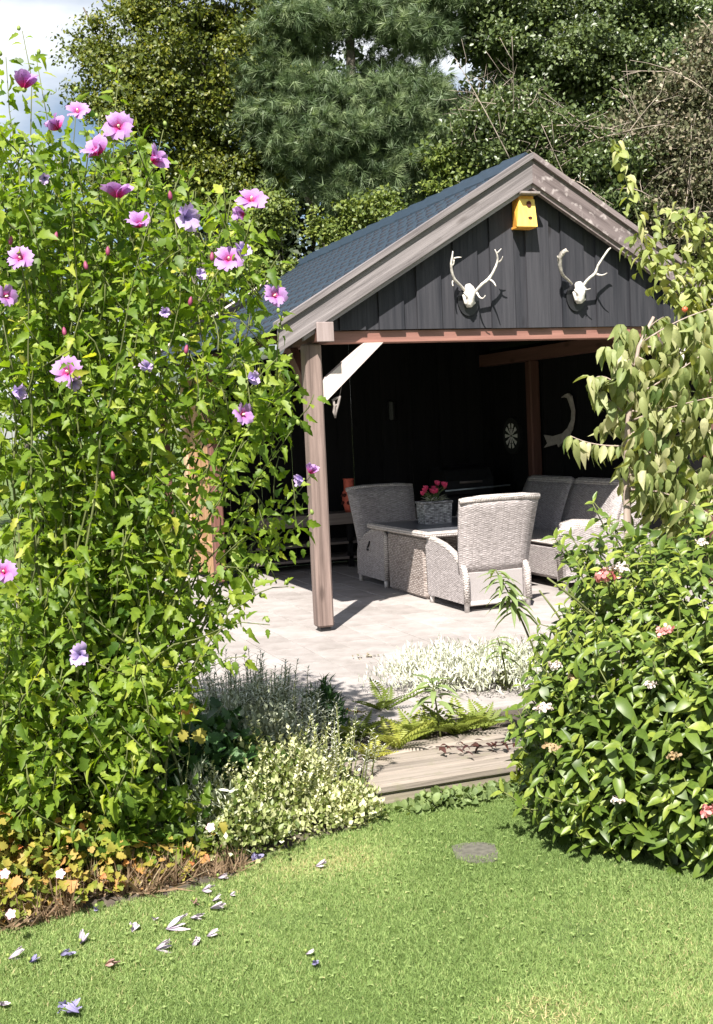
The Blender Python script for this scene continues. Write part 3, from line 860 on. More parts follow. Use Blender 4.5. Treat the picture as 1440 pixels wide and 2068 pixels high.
# antlers
def px2(o, s, pts, y0, y1):
    """antler path: picture points, the horn coming forward from y0 at the root to y1 at the tip"""
    n = len(pts)
    return [aty(o[0] + a / s, o[1] + b / s, y0 + (y1 - y0) * (i / max(n - 1, 1)) ** 0.8) for i, (a, b) in enumerate(pts)]
def antlers(label, skull_c, plaque_c, skull_w, skull_h, beams, mats):
    c = aty(*skull_c, -0.06)
    t = thing('mounted_antlers', label, 'antlers', (c[0], -0.05, c[2]), 0, 'deer antlers on the gable')
    pc = aty(*plaque_c, -0.055)
    MB().prism([(pc[0] + 0.10 * math.cos(a), pc[2] + (0.135 if math.sin(a) < 0 else 0.10) * math.sin(a)) for a in np.linspace(0, 2 * PI, 20, endpoint=False)], -0.066, -0.049).build('plaque', M['plaque'], t)
    mb = MB()
    rings, prof = [], [(-.55, .30, .0), (-.42, .62, .0), (-.12, .50, .03), (.15, .78, .02), (.38, .62, .0), (.5, .25, -.01)]
    n_ = 10
    vs_ = []
    for (zz, w, fwd) in prof:
        for k in range(n_):
            a = 2 * PI * k / n_
            vs_.append((c[0] + math.cos(a) * w * skull_w / 2, -0.10 - fwd + math.sin(a) * 0.05 * (0.6 + .4 * w), c[2] + zz * skull_h))
    fs_ = [[i * n_ + k, i * n_ + (k + 1) % n_, (i + 1) * n_ + (k + 1) % n_, (i + 1) * n_ + k] for i in range(len(prof) - 1) for k in range(n_)]
    fs_ += [list(range(n_))[::-1], [(len(prof) - 1) * n_ + k for k in range(n_)]]
    mb.add(vs_, fs_)
    for sx in (-1, 1):   # brow ridges beside the eye sockets, nose bones
        mb.tube([(c[0] + sx * skull_w * .18, -.115, c[2] + skull_h * .36), (c[0] + sx * skull_w * .40, -.125, c[2] + skull_h * .10), (c[0] + sx * skull_w * .22, -.125, c[2] - skull_h * .15)], [.014, .016, .010], 6)
        mb.tube([(c[0] + sx * skull_w * .42, -.10, c[2] + skull_h * .02), (c[0] + sx * skull_w * .36, -.11, c[2] - skull_h * .36), (c[0] + sx * skull_w * .10, -.11, c[2] - skull_h * .50)], [.014, .013, .007], 6)
    mb.build('skull', M['bone'], t, True)
    for bm_, mat in zip(beams, mats):
        mb = MB()
        for pts, r0, r1 in bm_:
            P_ = []
            for i in range(len(pts) - 1):      # subdivide for a smooth curve
                P_ += [np.array(pts[i]) * (1 - s) + np.array(pts[i + 1]) * s for s in (0, .5)]
            P_.append(np.array(pts[-1]))
            Q = [P_[0]] + [(P_[i - 1] + 2 * P_[i] + P_[i + 1]) / 4 for i in range(1, len(P_) - 1)] + [P_[-1]]
            rad = r0 if hasattr(r0, '__len__') else list(np.linspace(r0, r1, len(Q)))
            if hasattr(r0, '__len__'):
                rad = list(np.interp(np.linspace(0, 1, len(Q)), np.linspace(0, 1, len(r0)), r0))
            mb.tube(Q, [r_ * .86 for r_ in rad], 8)
        mb.build('antler', mat, t, True)
A, S = (840, 290), 4.8
antlers('pronged deer antlers with skull, left of the bird box', (943, 597), (945, 606), 0.115, 0.185,
        [[(px2(A, S, [(470, 1420), (430, 1370), (385, 1335), (362, 1300), (345, 1230), (340, 1160), (352, 1100), (358, 1042)], -.11, -.24), [.013, .012, .016, .014, .013, .012, .010, .005], 0),
          (px2(A, S, [(365, 1115), (400, 1102), (442, 1102)], -.22, -.26), .009, .004),
          (px2(A, S, [(368, 1310), (350, 1350), (360, 1380)], -.14, -.2), .010, .006),
          (px2(A, S, [(345, 1190), (372, 1160), (366, 1125)], -.2, -.22), .007, .007)],
         [(px2(A, S, [(560, 1450), (590, 1420), (640, 1360), (710, 1315), (755, 1235), (795, 1145), (790, 1080), (765, 1025)], -.11, -.26), [.012, .014, .015, .016, .012, .011, .009, .004], 0),
          (px2(A, S, [(790, 1060), (808, 1040), (828, 1018)], -.25, -.27), .008, .003),
          (px2(A, S, [(805, 1150), (832, 1125), (842, 1092)], -.23, -.27), .009, .004),
          (px2(A, S, [(712, 1318), (750, 1335), (776, 1384)], -.18, -.26), .012, .005),
          (px2(A, S, [(590, 1440), (612, 1490), (650, 1508), (674, 1470)], -.13, -.22), .011, .004)]], [M['antler'], M['antler']])
A, S = (1100, 290), 4.235
antlers('deer antlers with one grey flattened horn, right of the bird box', (1165, 591), (1163, 598), 0.125, 0.18,
        [[(px2(A, S, [(235, 1200), (195, 1160), (150, 1125), (132, 1060), (125, 985), (150, 935), (188, 905)], -.11, -.24), [.011, .012, .015, .020, .024, .026, .014], 0),
          (px2(A, S, [(150, 945), (185, 915), (204, 925)], -.23, -.25), .016, .006),
          (px2(A, S, [(118, 985), (108, 960)], -.22, -.23), .010, .005)],
         [(px2(A, S, [(320, 1240), (345, 1190), (385, 1145), (440, 1110), (450, 1045), (500, 975), (545, 905), (566, 892)], -.11, -.26), [.013, .015, .015, .015, .012, .011, .010, .006], 0),
          (px2(A, S, [(440, 1115), (490, 1132), (535, 1106)], -.18, -.27), .012, .004),
          (px2(A, S, [(325, 1225), (350, 1255), (392, 1240)], -.13, -.2), .010, .004)]], [M['antler_d'], M['antler']])

# dartboard on the right wall
dc = atx(1037, 880, 3.985)
DY, DZ = dc[1], dc[2]
db = thing('dartboard', 'round black and white dartboard on the dark right wall', 'dartboard', (3.985, DY, DZ))
def disc(r, x0, x1, n=32):
    return MB().prism([(DY + r * math.cos(a), DZ + r * math.sin(a)) for a in np.linspace(0, 2 * PI, n, endpoint=False)], x0, x1, 'yz')
disc(0.226, 3.955, 3.998).build('board', M['dart_k'], db)
mb = MB()
for k in range(20):
    if k % 2: continue
    a0, a1 = (k - .5) * PI / 10, (k + .5) * PI / 10
    for r0, r1 in ((0.018, 0.094), (0.104, 0.158)):
        q = [(DY + r * math.cos(a), DZ + r * math.sin(a)) for r, a in ((r0, a0), (r0, a1), (r1, a1), (r1, (a0 + a1) / 2), (r1, a0))]
        mb.prism(q, 3.950, 3.9545, 'yz')
mb.build('white_segments', M['dart_w'], db)
# flat wooden goose
gpx = [(1101, 878), (1118, 881), (1138, 875), (1149, 864), (1156, 848), (1157, 830), (1152, 814), (1148, 804), (1143, 802), (1136, 803), (1143, 797), (1150, 794), (1156, 799), (1159, 813), (1162, 830), (1161, 849), (1157, 868), (1149, 884), (1138, 893), (1130, 903), (1128, 896), (1116, 900), (1101, 904), (1108, 895)]
gq = [atx(u, v, 3.965) for u, v in gpx]
o = MB().prism([(p[1], p[2]) for p in gq], 3.945, 3.965, 'yz').build('wooden_goose', M['white_bird'])
setp(o, 'white cut-out goose hung on the dark right wall', 'wall decoration')
# driftwood hanging under the brace
c0 = aty(678, 800, 0.02)
hd = thing('hanging_driftwood', 'small grey driftwood piece hanging under the pale brace', 'ornament', c0)
mb = MB()
for pts in ([(672, 806), (676, 820), (674, 832), (677, 844)], [(686, 800), (684, 812), (680, 826), (677, 844)], [(672, 808), (680, 804), (688, 800)], [(676, 820), (683, 816)]):
    P_ = [aty(u, v, 0.0) for u, v in pts]
    mb.tube(P_, [.011] * (len(P_) - 1) + [.006], 6)
mb.build('driftwood', M['drift'], hd, True)
mb = MB(); mb.tube([aty(686, 800, 0.0), aty(690, 778, 0.0)], .002, 4); mb.build('cord', M['drift'], hd)

# wicker furniture (front of the seat towards -y in its own frame, back legs at y=+)
def rounded_back(w0, w1, z0, z1, y0, y1, th, nz=8, nxx=6):
    """backrest: widens upward, leans back, gently hollow, rounded top roll"""
    v, f = [], []
    for s in (0, 1):
        for i in range(nz + 1):
            t = i / nz
            w = w0 + (w1 - w0) * t
            for j in range(nxx + 1):
                u = j / nxx * 2 - 1
                x = u * w / 2
                y = y0 + (y1 - y0) * t ** 1.25 + 0.018 * (1 - u * u) * (1 if s == 0 else 1)
                z = z0 + (z1 - z0) * t - (0.012 * u * u if i == nz else 0)
                e = min(1.0, 3.2 * (1 - abs(u)) + .55) * (1 if 0 < i < nz else .7)
                v.append((x, y + (th / 2 * e if s else -th / 2 * e), z))
    N = (nz + 1) * (nxx + 1)
    g = lambda s, i, j: s * N + i * (nxx + 1) + j
    for s in (0, 1):
        for i in range(nz):
            for j in range(nxx):
                f.append([g(s, i, j), g(s, i, j + 1), g(s, i + 1, j + 1), g(s, i + 1, j)])
    for i in range(nz):
        for j in (0, nxx):
            f.append([g(0, i, j), g(0, i + 1, j), g(1, i + 1, j), g(1, i, j)])
    for j in range(nxx):
        for i in (0, nz):
            f.append([g(0, i, j), g(0, i, j + 1), g(1, i, j + 1), g(1, i, j)])
    return v, f
def wicker_chair(label, loc, rz, handle=True):
    t = thing('wicker_armchair', label, 'chair', loc, rz, 'wicker reclining armchairs round the table')
    W2 = 0.332
    mb = MB(); mb.add(*rounded_back(0.67, 0.775, 0.335, 1.00, 0.30, 0.47, 0.065))
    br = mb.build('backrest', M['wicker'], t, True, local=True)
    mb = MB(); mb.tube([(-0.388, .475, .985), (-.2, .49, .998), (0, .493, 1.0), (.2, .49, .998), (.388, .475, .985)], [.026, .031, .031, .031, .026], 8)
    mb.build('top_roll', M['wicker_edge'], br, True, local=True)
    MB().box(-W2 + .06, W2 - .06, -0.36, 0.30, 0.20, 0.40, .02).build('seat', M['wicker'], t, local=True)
    for sx in (-1, 1):
        xo, xi = sx * W2, sx * (W2 - 0.055)
        poly = [(-0.385, 0.075), (-0.40, 0.52), (-0.375, 0.585), (-0.30, 0.598), (-0.02, 0.555), (0.16, 0.50), (0.345, 0.375), (0.365, 0.33), (0.375, 0.075)]
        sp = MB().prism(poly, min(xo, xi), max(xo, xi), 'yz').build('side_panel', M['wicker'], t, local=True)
        xm = sx * (W2 - .0275)
        MB().tube([(xm, -0.39, 0.09), (xm, -0.402, 0.52), (xm, -0.372, 0.588), (xm, -0.30, 0.602), (xm, -0.02, 0.558), (xm, 0.16, 0.503), (xm, 0.345, 0.378), (xm, .375, .33), (xm, .383, .08)], .030, 8).build('edge_roll', M['wicker_edge'], sp, True, local=True)
        hx = sx * (W2 + .004)
        mb = MB(); mb.tube([(hx, -.02, .46), (hx + sx * .008, .0, .42), (hx + sx * .008, .035, .39)], [.011, .009, .008], 6); mb.tube([(hx, .04, .375), (hx + sx * .006, .045, .36)], .015, 8)
        if handle: mb.build('recline_handle', M['steel'], sp, True, local=True)
        for yy in (-0.36, 0.365):
            MB().tube([(sx * (W2 - .03), yy, 0.0), (sx * (W2 - .03), yy, 0.34 if yy > 0 else .10)], [.022, .026], 8).build('leg', M['rail'], t, True, local=True)
    MB().box(-W2 + .06, W2 - .06, 0.325, 0.345, 0.085, 0.345, .006).build('back_panel', M['cloth'], t, local=True)
    MB().tube([(-W2 + .03, .362, .072), (W2 - .03, .362, .072)], .022, 8).build('base_rail', M['rail'], t, True, local=True)
    MB().tube([(-W2 + .03, -.36, .085), (W2 - .03, -.36, .085)], .018, 8).build('base_rail', M['rail'], t, True, local=True)
    MB().box(-W2 + .06, W2 - .06, -0.395, -0.36, 0.09, 0.37, .01).build('front_panel', M['wicker'], t, local=True)
    return t
wicker_chair('pale wicker armchair seen from behind, standing in full sun', (1.665, 0.47, 0), PI, False)
wicker_chair('grey wicker armchair in the shade on the far side of the table', (1.69, 2.38, 0), 0)

# sofa along the right wall, facing left
sf = thing('wicker_sofa', 'long wicker sofa with tall back against the dark right wall', 'sofa', (3.1, 1.8, 0))
def sofa_back(y0, y1):
    v, f = rounded_back(y1 - y0, y1 - y0 + 0.01, 0.40, 0.975, 0, 0.20, 0.10)
    v = [(3.34 + p[1], (y0 + y1) / 2 + p[0], p[2]) for p in v]
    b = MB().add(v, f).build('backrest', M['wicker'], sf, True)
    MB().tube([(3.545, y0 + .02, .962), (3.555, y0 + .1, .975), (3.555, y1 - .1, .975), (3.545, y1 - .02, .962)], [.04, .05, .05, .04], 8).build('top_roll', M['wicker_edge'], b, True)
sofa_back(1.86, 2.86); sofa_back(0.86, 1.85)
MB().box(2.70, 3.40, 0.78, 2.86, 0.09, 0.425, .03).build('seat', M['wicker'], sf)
MB().box(2.69, 3.38, 0.79, 2.85, 0.427, 0.447, .008).build('seat_rim', M['wicker_edge'], sf)
for y0 in (0.60, 2.87):
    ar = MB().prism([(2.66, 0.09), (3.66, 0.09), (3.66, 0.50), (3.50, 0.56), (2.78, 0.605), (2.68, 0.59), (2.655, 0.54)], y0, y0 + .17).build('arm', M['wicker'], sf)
    MB().tube([(2.655, y0 + .085, .10), (2.655, y0 + .085, .53), (2.70, y0 + .085, .598), (2.80, y0 + .085, .612), (3.50, y0 + .085, .566)], [.03, .06, .075, .078, .06], 8).build('arm_roll', M['wicker_edge'], ar, True)
    for xx in (2.70, 3.58):
        MB().tube([(xx, y0 + .085, 0), (xx, y0 + .085, .10)], [.026, .03], 8).build('leg', M['rail'], sf, True)
MB().box(3.62, 3.66, 0.78, 2.86, 0.09, 0.93, .02).build('rear_panel', M['wicker'], sf)
mb = MB(); v, f = rounded_back(0.28, 0.16, 0.45, 0.955, 0, 0, .05)
mb.add([(3.50 + p[0] + (p[2] - .45) * .22, 0.835 + p[1], p[2]) for p in v], f).build('end_panel', M['wicker'], sf, True)

# table
tb = thing('wicker_table', 'wicker table with dark top and braided edge between the armchairs', 'table', (1.85, 1.55, 0))
tx0, tx1, ty0, ty1 = 1.30, 2.42, 0.78, 2.30
MB().box(tx0 + .06, tx1 - .06, ty0 + .06, ty1 - .06, 0.632, 0.655, .004).build('tabletop', M['tabletop'], tb)
for a in ((tx0, tx1, ty0, ty0 + .06), (tx0, tx1, ty1 - .06, ty1), (tx0, tx0 + .06, ty0 + .06, ty1 - .06), (tx1 - .06, tx1, ty0 + .06, ty1 - .06)):
    MB().box(*a, 0.605, 0.662, .016).build('edge_band', M['wicker_edge'], tb)
for (x0, x1) in ((1.37, 1.49), (2.22, 2.34)):
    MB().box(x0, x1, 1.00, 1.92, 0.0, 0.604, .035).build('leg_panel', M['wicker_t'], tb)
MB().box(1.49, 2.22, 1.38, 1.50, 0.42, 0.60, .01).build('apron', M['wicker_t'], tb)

# basket with pink flowers on the table
bk = thing('flower_basket', 'grey wicker basket of deep pink flowers on the table', 'basket', (1.82, 1.72, 0.656))
bw, bd, bh = 0.155, 0.10, 0.215
def ringbox(z0, z1, w0, d0, w1, d1):
    return [(-w0, -d0, z0), (w0, -d0, z0), (w0, d0, z0), (-w0, d0, z0)], [(-w1, -d1, z1), (w1, -d1, z1), (w1, d1, z1), (-w1, d1, z1)]
q0, q1 = ringbox(0, bh, bw - .012, bd - .008, bw, bd)
hexa(MB(), q0, q1).build('basket', M['wicker_b'], bk, local=True)
mb = MB(); mb.tube([(-bw, -bd, bh), (bw, -bd, bh), (bw, bd, bh), (-bw, bd, bh), (-bw, -bd, bh)], .014, 7); mb.build('rim', M['wicker_b'], bk, True, local=True)
MB().box(-bw + .01, bw - .01, -bd + .01, bd - .01, bh, bh + .006, .002).build('soil_fill', M['soil'], bk, local=True)
TP = half_outline_leaf([(0, 0), (.30, .15), (.42, .45), (.30, .8), (0, 1)], 0.5, -0.25)
for k in range(17):
    a = rng.uniform(0, 2 * PI); r = rng.uniform(.02, .15)
    root = np.array([rng.uniform(-.06, .06), rng.uniform(-.04, .04), bh])
    tip = np.array([(k % 9 - 4) / 4 * .145 + rng.normal(0, .015), rng.uniform(-.09, .09), bh + .075 + .055 * rng.uniform(0, 1) + (.04 if k % 9 > 5 else 0)])
    fl = MB(); fl.tube([root, root * .4 + tip * .6 + np.array([0, 0, .02]), tip], [.005, .004, .004], 5)
    fo = fl.build('flower_stem', M['weed'], bk, True, local=True)
    R = frames(np.array([[math.cos(b) * .75, math.sin(b) * .75, .8] for b in np.linspace(0, 2 * PI, 6, endpoint=False)]),
               np.array([[-math.cos(b), -math.sin(b), .8] for b in np.linspace(0, 2 * PI, 6, endpoint=False)]))
    v, f = spread(TP, R, np.repeat(tip[None], 6, 0), np.full(6, .052))
    m_ = raw_mesh('bloom', v, f, np.repeat(rng.uniform(0, 1, 6), len(TP[1])), True); m_.materials.append(M['tulip'])
    link('bloom', m_, fo)
n_ = 60
az = rng.uniform(0, 2 * PI, n_)
dirs = np.stack([np.cos(az) * .9, np.sin(az) * .6, rng.uniform(.4, 1.2, n_)], 1)
pos = np.stack([rng.uniform(-.08, .08, n_), rng.uniform(-.05, .05, n_), np.full(n_, bh)], 1)
v, f = spread(T_lance, frames(dirs, np.tile([0, 0, 1.], (n_, 1))), pos, rng.uniform(.08, .14, n_))
m_ = raw_mesh('foliage', v, f, np.repeat(rng.uniform(0, 1, n_), len(T_lance[1]))); m_.materials.append(M['sage']); link('foliage', m_, bk)

# workbench with shelves, pot, barbecue at the back
wb = thing('workbench', 'grey wooden bench with open shelves along the dark back wall', 'bench', (2.0, 4.2, 0))
MB().box(0.5, 3.0, 3.98, 4.55, 0.60, 0.64, .004).build('bench_top', M['bench'], wb)
MB().box(0.5, 3.0, 3.952, 3.978, 0.52, 0.655, .004).build('front_rail', M['bench'], wb)
for z in (0.28, 0.10):
    MB().box(0.55, 2.95, 4.0, 4.5, z, z + .03, .003).build('shelf', M['bench'], wb)
for xx in (0.52, 1.72, 2.94):
    MB().box(xx, xx + .06, 4.0, 4.06, 0, .598, .004).build('leg', M['black_in'], wb)
pt = thing('strawberry_pot', 'red terracotta pot with round openings behind the shaded armchair', 'pot', (*(aty(706, 1020, 4.05)[:2]), 0.66))
pc = aty(706, 1020, 4.05)
ptop, pbot = aty(706, 966, 4.05)[2], 0.642
hh = ptop - pbot
MB().lathe([(.050, 0), (.078, hh * .25), (.085, hh * .45), (.078, hh * .62), (.060, hh * .66), (.060, hh * .95), (.068, hh * .97), (.068, hh)], (pc[0], pc[1], pbot), 20).build('pot_body', M['terra'], pt, True)
for a in np.linspace(-PI * .95, PI * .85, 7):
    for zz in (hh * .30, hh * .52):
        aa = a + (0.4 if zz > hh * .4 else 0)
        cx_, cy_ = pc[0] + .082 * math.cos(aa), pc[1] + .082 * math.sin(aa)
        MB().tube([(cx_, cy_, pbot + zz), (cx_ + .012 * math.cos(aa), cy_ + .012 * math.sin(aa), pbot + zz + .004)], [.024, .022], 10).build('opening', M['hole'], pt)
bq = thing('barbecue', 'dark kettle barbecue cart with a thin side rail in the shade', 'barbecue', (3.25, 4.1, 0))
MB().box(2.95, 3.60, 3.85, 4.35, 0.45, 0.78, .03).build('fire_box', M['steel'], bq)
MB().tube([(2.92, 3.80, 0.84), (3.80, 3.80, 0.86)], .010, 8).build('rail', M['zinc'], bq, True)
lid = MB(); lid.prism([(3.85, 0.785), (3.83, .95), (3.92, 1.08), (4.1, 1.12), (4.28, 1.08), (4.35, .95), (4.35, 0.785)], 2.96, 3.59, 'yz'); lid.build('lid', M['steel'], bq)
MB().tube([(3.12, 3.80, .93), (3.42, 3.80, .93)], .014, 8).build('lid_handle', M['bench'], bq, True)
for xx in (3.0, 3.55):
    for yy in (3.9, 4.3):
        MB().tube([(xx, yy, 0), (xx, yy, .45)], .02, 8).build('leg', M['steel'], bq)
wl_ = aty(790, 830, 4.58)
o = MB().lathe([(.03, -.13), (.05, -.11), (.05, .11), (.03, .13)], (wl_[0], 4.565, wl_[2]), 12).build('wall_lamp', M['steel']); setp(o, 'unlit slim wall lamp on the dark back wall', 'lamp')
# small scrap on the patio
o_c = atz(738, 1328, 0.0)

# ================================================================== PLANTS
UP = np.array([0, 0, 1.0])
def pieces(name, T_list, mat, R, pos, scale, tint, parent, maxn=300, pick=None, variants=6, mass_name=None, smooth=True):
    """the maxn nearest leaves in view as leaf objects sharing mesh data, the rest as one mass"""
    pos = np.asarray(pos); N = len(pos)
    d = np.array([proj(p) for p in pos])
    inside = (d[:, 0] > -10) & (d[:, 0] < 1450) & (d[:, 1] > 0) & (d[:, 1] < 2068)
    if pick is None:
        score = np.where(inside, np.asarray(scale) / d[:, 2], -1)
    else:
        score = np.where(inside, pick, -1e9)
    order = np.argsort(-score)[:maxn]
    sel = np.zeros(N, bool); sel[order] = True
    R = np.array(R) * np.stack([rng.uniform(.72, 1.12, N), np.ones(N), rng.uniform(.5, 1.7, N)], 1)[:, None, :]
    base = np.array(wloc(parent))
    meshes = []
    for t in range(len(T_list)):
        for k in range(variants):
            m_ = raw_mesh(name, T_list[t][0], T_list[t][1], np.full(len(T_list[t][1]), (k + .5) / variants), smooth)
            m_.materials.append(mat); meshes.append(m_)
    tid = rng.integers(0, len(T_list), N)
    for i in order:
        k = min(variants - 1, int(tint[i] * variants))
        mt = Matrix.Identity(4)
        for a in range(3):
            for b in range(3):
                mt[a][b] = R[i][a][b] * scale[i]
            mt[a][3] = pos[i][a] - base[a]
        link(name, meshes[tid[i] * variants + k], parent, mt)
    rest = ~sel
    vs_ = []
    for t in range(len(T_list)):
        q = rest & (tid == t)
        if q.any():
            v, f = spread(T_list[t], R[q], pos[q] - base, np.asarray(scale)[q])
            vs_.append((v, f, np.repeat(np.asarray(tint)[q], len(T_list[t][1]))))
    if vs_:
        v, f, tt = join_arrays(vs_)
        m_ = raw_mesh(mass_name or 'foliage', v, f, tt, smooth); m_.materials.append(mat)
        o = link(mass_name or 'foliage', m_, parent); o['kind'] = 'stuff'

def bez(p0, p1, p2, n):
    t = np.linspace(0, 1, n)[:, None]
    return (1 - t) ** 2 * p0 + 2 * t * (1 - t) * p1 + t * t * p2

# ---------------------------------------------------------------- hibiscus
RB = np.array([(0, 30), (60, 60), (120, 75), (190, 90), (235, 120), (250, 290), (330, 350), (400, 405), (430, 470), (520, 520), (560, 555), (650, 545), (700, 560), (790, 600),
               (900, 605), (960, 625), (1040, 628), (1100, 610), (1180, 585), (1260, 545), (1330, 500), (1390, 450), (1450, 400), (1520, 340), (1660, 250), (1700, 190)], float)
hx_b = at(170, 1700, 5.15)
hib = thing('hibiscus_bush', 'tall mauve flowering hibiscus bush at the left', 'shrub', (hx_b[0], hx_b[1], -0.14))
D0 = 5.05
SUNV = np.array([-.35, -.54, .77])
tips_px = [(45, 62), (72, 110), (12, 115), (240, 150), (330, 262), (200, 235), (105, 235), (20, 250), (155, 205), (62, 300), (292, 300), (392, 385), (508, 400), (445, 470), (546, 560),
           (560, 650), (600, 775), (575, 730), (632, 955), (630, 1035), (592, 865), (582, 1185), (545, 1262), (500, 1325), (485, 610), (-40, 200), (-50, 420), (270, 400), (350, 430),
           (420, 520), (310, 350), (140, 330), (210, 350), (90, 370), (590, 1000), (615, 1100), (560, 1120), (470, 1240), (520, 1190), (440, 1320), (390, 1380)]
for k in range(64):
    y = rng.uniform(330, 1500)
    x = rng.uniform(-60, np.interp(y, RB[:, 0], RB[:, 1]) - 20)
    if x > 400 and 1050 < y < 1400 and rng.random() < .7: continue
    tips_px.append((x, y))
L_pos, L_dir, L_up, L_s, L_t = [], [], [], [], []
stem_mb = MB()
def hib_leaves(path, t0, step, s0, s1, skip=0.0):
    seg = np.linalg.norm(np.diff(path, axis=0), axis=1); cum = np.concatenate([[0], np.cumsum(seg)])
    Ltot = cum[-1]; s = t0 * Ltot; k = rng.integers(0, 9)
    while s < Ltot:
        i = min(len(seg) - 1, np.searchsorted(cum, s) - 1 if s > 0 else 0)
        i = max(i, 0)
        p = path[i] + (path[i + 1] - path[i]) * ((s - cum[i]) / max(seg[i], 1e-6))
        tan = norm(path[i + 1] - path[i])
        a = k * 2.4 + rng.normal(0, .4)
        side = norm(np.cross(tan, np.array([math.cos(a), math.sin(a), .2])))
        d = norm(side * 1.0 + tan * .35 + np.array([0, 0, -0.35 + rng.normal(0, .45)]))
        up = norm(SUNV * 1.0 + side * .5 + rng.normal(0, .55, 3))
        fr_ = s / Ltot
        L_pos.append(p + d * .018); L_dir.append(d); L_up.append(up)
        L_s.append((s0 + (s1 - s0) * fr_) * rng.uniform(.55, 1.3))
        L_t.append(np.clip(rng.normal(.45 + .12 * fr_, .2), 0, .99))
        s += step * rng.uniform(.7, 1.3); k += 1
stems_done = []
for (u, v) in tips_px:
    d = D0 + rng.normal(0, .22)
    if v > 1000: d = D0 - .05 + rng.normal(0, .25)
    tip = at(u, v, d)
    b = np.array([hx_b[0] + rng.normal(0, .16), hx_b[1] + rng.normal(0, .14), -0.14])
    ctrl = np.array([b[0] + (tip[0] - b[0]) * .42, b[1] + (tip[1] - b[1]) * .42, b[2] + (tip[2] - b[2]) * .62])
    if tip[2] < 1.2:
        ctrl = np.array([b[0] + (tip[0] - b[0]) * .3, b[1] + (tip[1] - b[1]) * .3, tip[2] * .95 + .05])
    path = bez(b, ctrl, tip, 14)
    path[1:-1] += rng.normal(0, .012, (12, 3))
    Ls = np.linalg.norm(np.diff(path, axis=0), axis=1).sum()
    stem_mb.tube(path, list(np.linspace(.009 if Ls > 1.4 else .006, .0016, 14)), 5)
    hib_leaves(path, .30 if Ls > 1.5 else .35, .023, .088, .052)
    stems_done.append(path)
# side shoots all through the crown
for k in range(960):
    y = rng.uniform(300, 1640) if k < 800 else rng.uniform(1380, 1690)
    xr_ = np.interp(y, RB[:, 0], RB[:, 1])
    x = rng.uniform(-70, xr_ - 15)
    if x > 360 and 940 < y < 1420 and rng.random() < .70: continue
    if x > 250 and 1200 < y < 1500 and rng.random() < .45: continue
    if y > 1600 and x > 260: continue
    if y < 420 and x > 120 and rng.random() < .5: continue
    d = D0 + rng.uniform(-.42, .42)
    p0 = at(x, y, d)
    if p0[2] < -.05: continue
    dv = norm(np.array([rng.normal(0, .5) - .1, rng.normal(0, .5) - .15, 1.0 + rng.normal(0, .3)]))
    Ls = rng.uniform(.10, .24)
    path = bez(p0 - dv * .02, p0 + dv * Ls * .5 + rng.normal(0, .02, 3), p0 + dv * Ls, 4)
    stem_mb.tube(path, [.004, .003, .003, .002], 4)
    hib_leaves(path, .05, .022, .076, .054)
L_pos = np.array(L_pos); L_dir = np.array(L_dir); L_up = np.array(L_up); L_s = np.array(L_s); L_t = np.array(L_t)
pj = np.array([proj(p) for p in L_pos])
xr_ = np.interp(pj[:, 1], RB[:, 0], RB[:, 1])
keep = ~((pj[:, 0] > 370) & (pj[:, 1] > 960) & (pj[:, 1] < 1400) & (rng.random(len(pj)) < .22)) & ((pj[:, 0] < xr_ + 50) | (pj[:, 1] < 420)) & (pj[:, 1] < 1740) & (L_pos[:, 2] > -0.1) & (pj[:, 0] > -260)
L_pos, L_dir, L_up, L_s, L_t = L_pos[keep], L_dir[keep], L_up[keep], L_s[keep], L_t[keep]
stem_mb.build('stem', M['stem'], hib, True)
pieces('leaf', HIB, M['hibiscus'], frames(L_dir, L_up), L_pos, L_s, L_t, hib, 300, mass_name='foliage')

# flowers: calyx and stamen column with five petals each
def petal_template(cup):
    """cup 0 = wide open funnel, 1 = closed tube"""
    v, f, t = [], [], []
    nu, nv = 8, 7
    for j in range(nv + 1):
        s = j / nv
        w = 0.12 + 0.98 * math.sin(min(1, s * 1.05) * PI * .62) * (1 if s < .8 else 1 - (s - .8) * 1.6)
        bend = (1.25 - cup * .85) * (0.25 + .9 * s)
        r = math.sin(bend) * s
        z = math.cos(bend) * s
        for i in range(nu + 1):
            u = i / nu * 2 - 1
            ruff = (.075 * math.sin(u * 6 + s * 4 + cup * 9) + .05 * math.sin(u * 11 + 1)) * s * s
            v.append([u * w / 2 * (1 - .25 * cup), r + ruff, z - .10 * u * u * s * (.4 + cup)])
    for j in range(nv):
        for i in range(nu):
            a = j * (nu + 1) + i
            f.append([a, a + 1, a + nu + 2, a + nu + 1]); t.append(min(.999, (j + .5) / nv))
    return np.array(v), np.array(f), np.array(t)
PET = {}
def petal_mesh(cup, mat, key):
    kk = (round(cup, 1), key)
    if kk not in PET:
        v, f, t = petal_template(round(cup, 1))
        m_ = raw_mesh('petal', v, f, t, True); m_.materials.append(mat); PET[kk] = m_
    return PET[kk]
def basis_from(axis, spin=0.0):
    z = norm(np.array(axis, float)); x = norm(np.cross(np.array([.2, .9, .35]), z)); y = np.cross(z, x)
    R = np.stack([x, y, z], 1)
    c, s_ = math.cos(spin), math.sin(spin)
    return R @ np.array([[c, -s_, 0], [s_, c, 0], [0, 0, 1]])
def mat4(R, p, s=1.0):
    m_ = Matrix.Identity(4)
    for a in range(3):
        for b in range(3): m_[a][b] = float(R[a][b]) * s
        m_[a][3] = float(p[a])
    return m_
cal = MB(); cal.lathe([(.02, -.16), (.10, -.12), (.13, -.02), (.10, .06), (.02, .08)], (0, 0, 0), 8)
cal_me = None
sta = MB(); sta.lathe([(.035, 0), (.035, .25), (.07, .30), (.075, .50), (.02, .58)], (0, 0, 0), 8)
sta_me = None
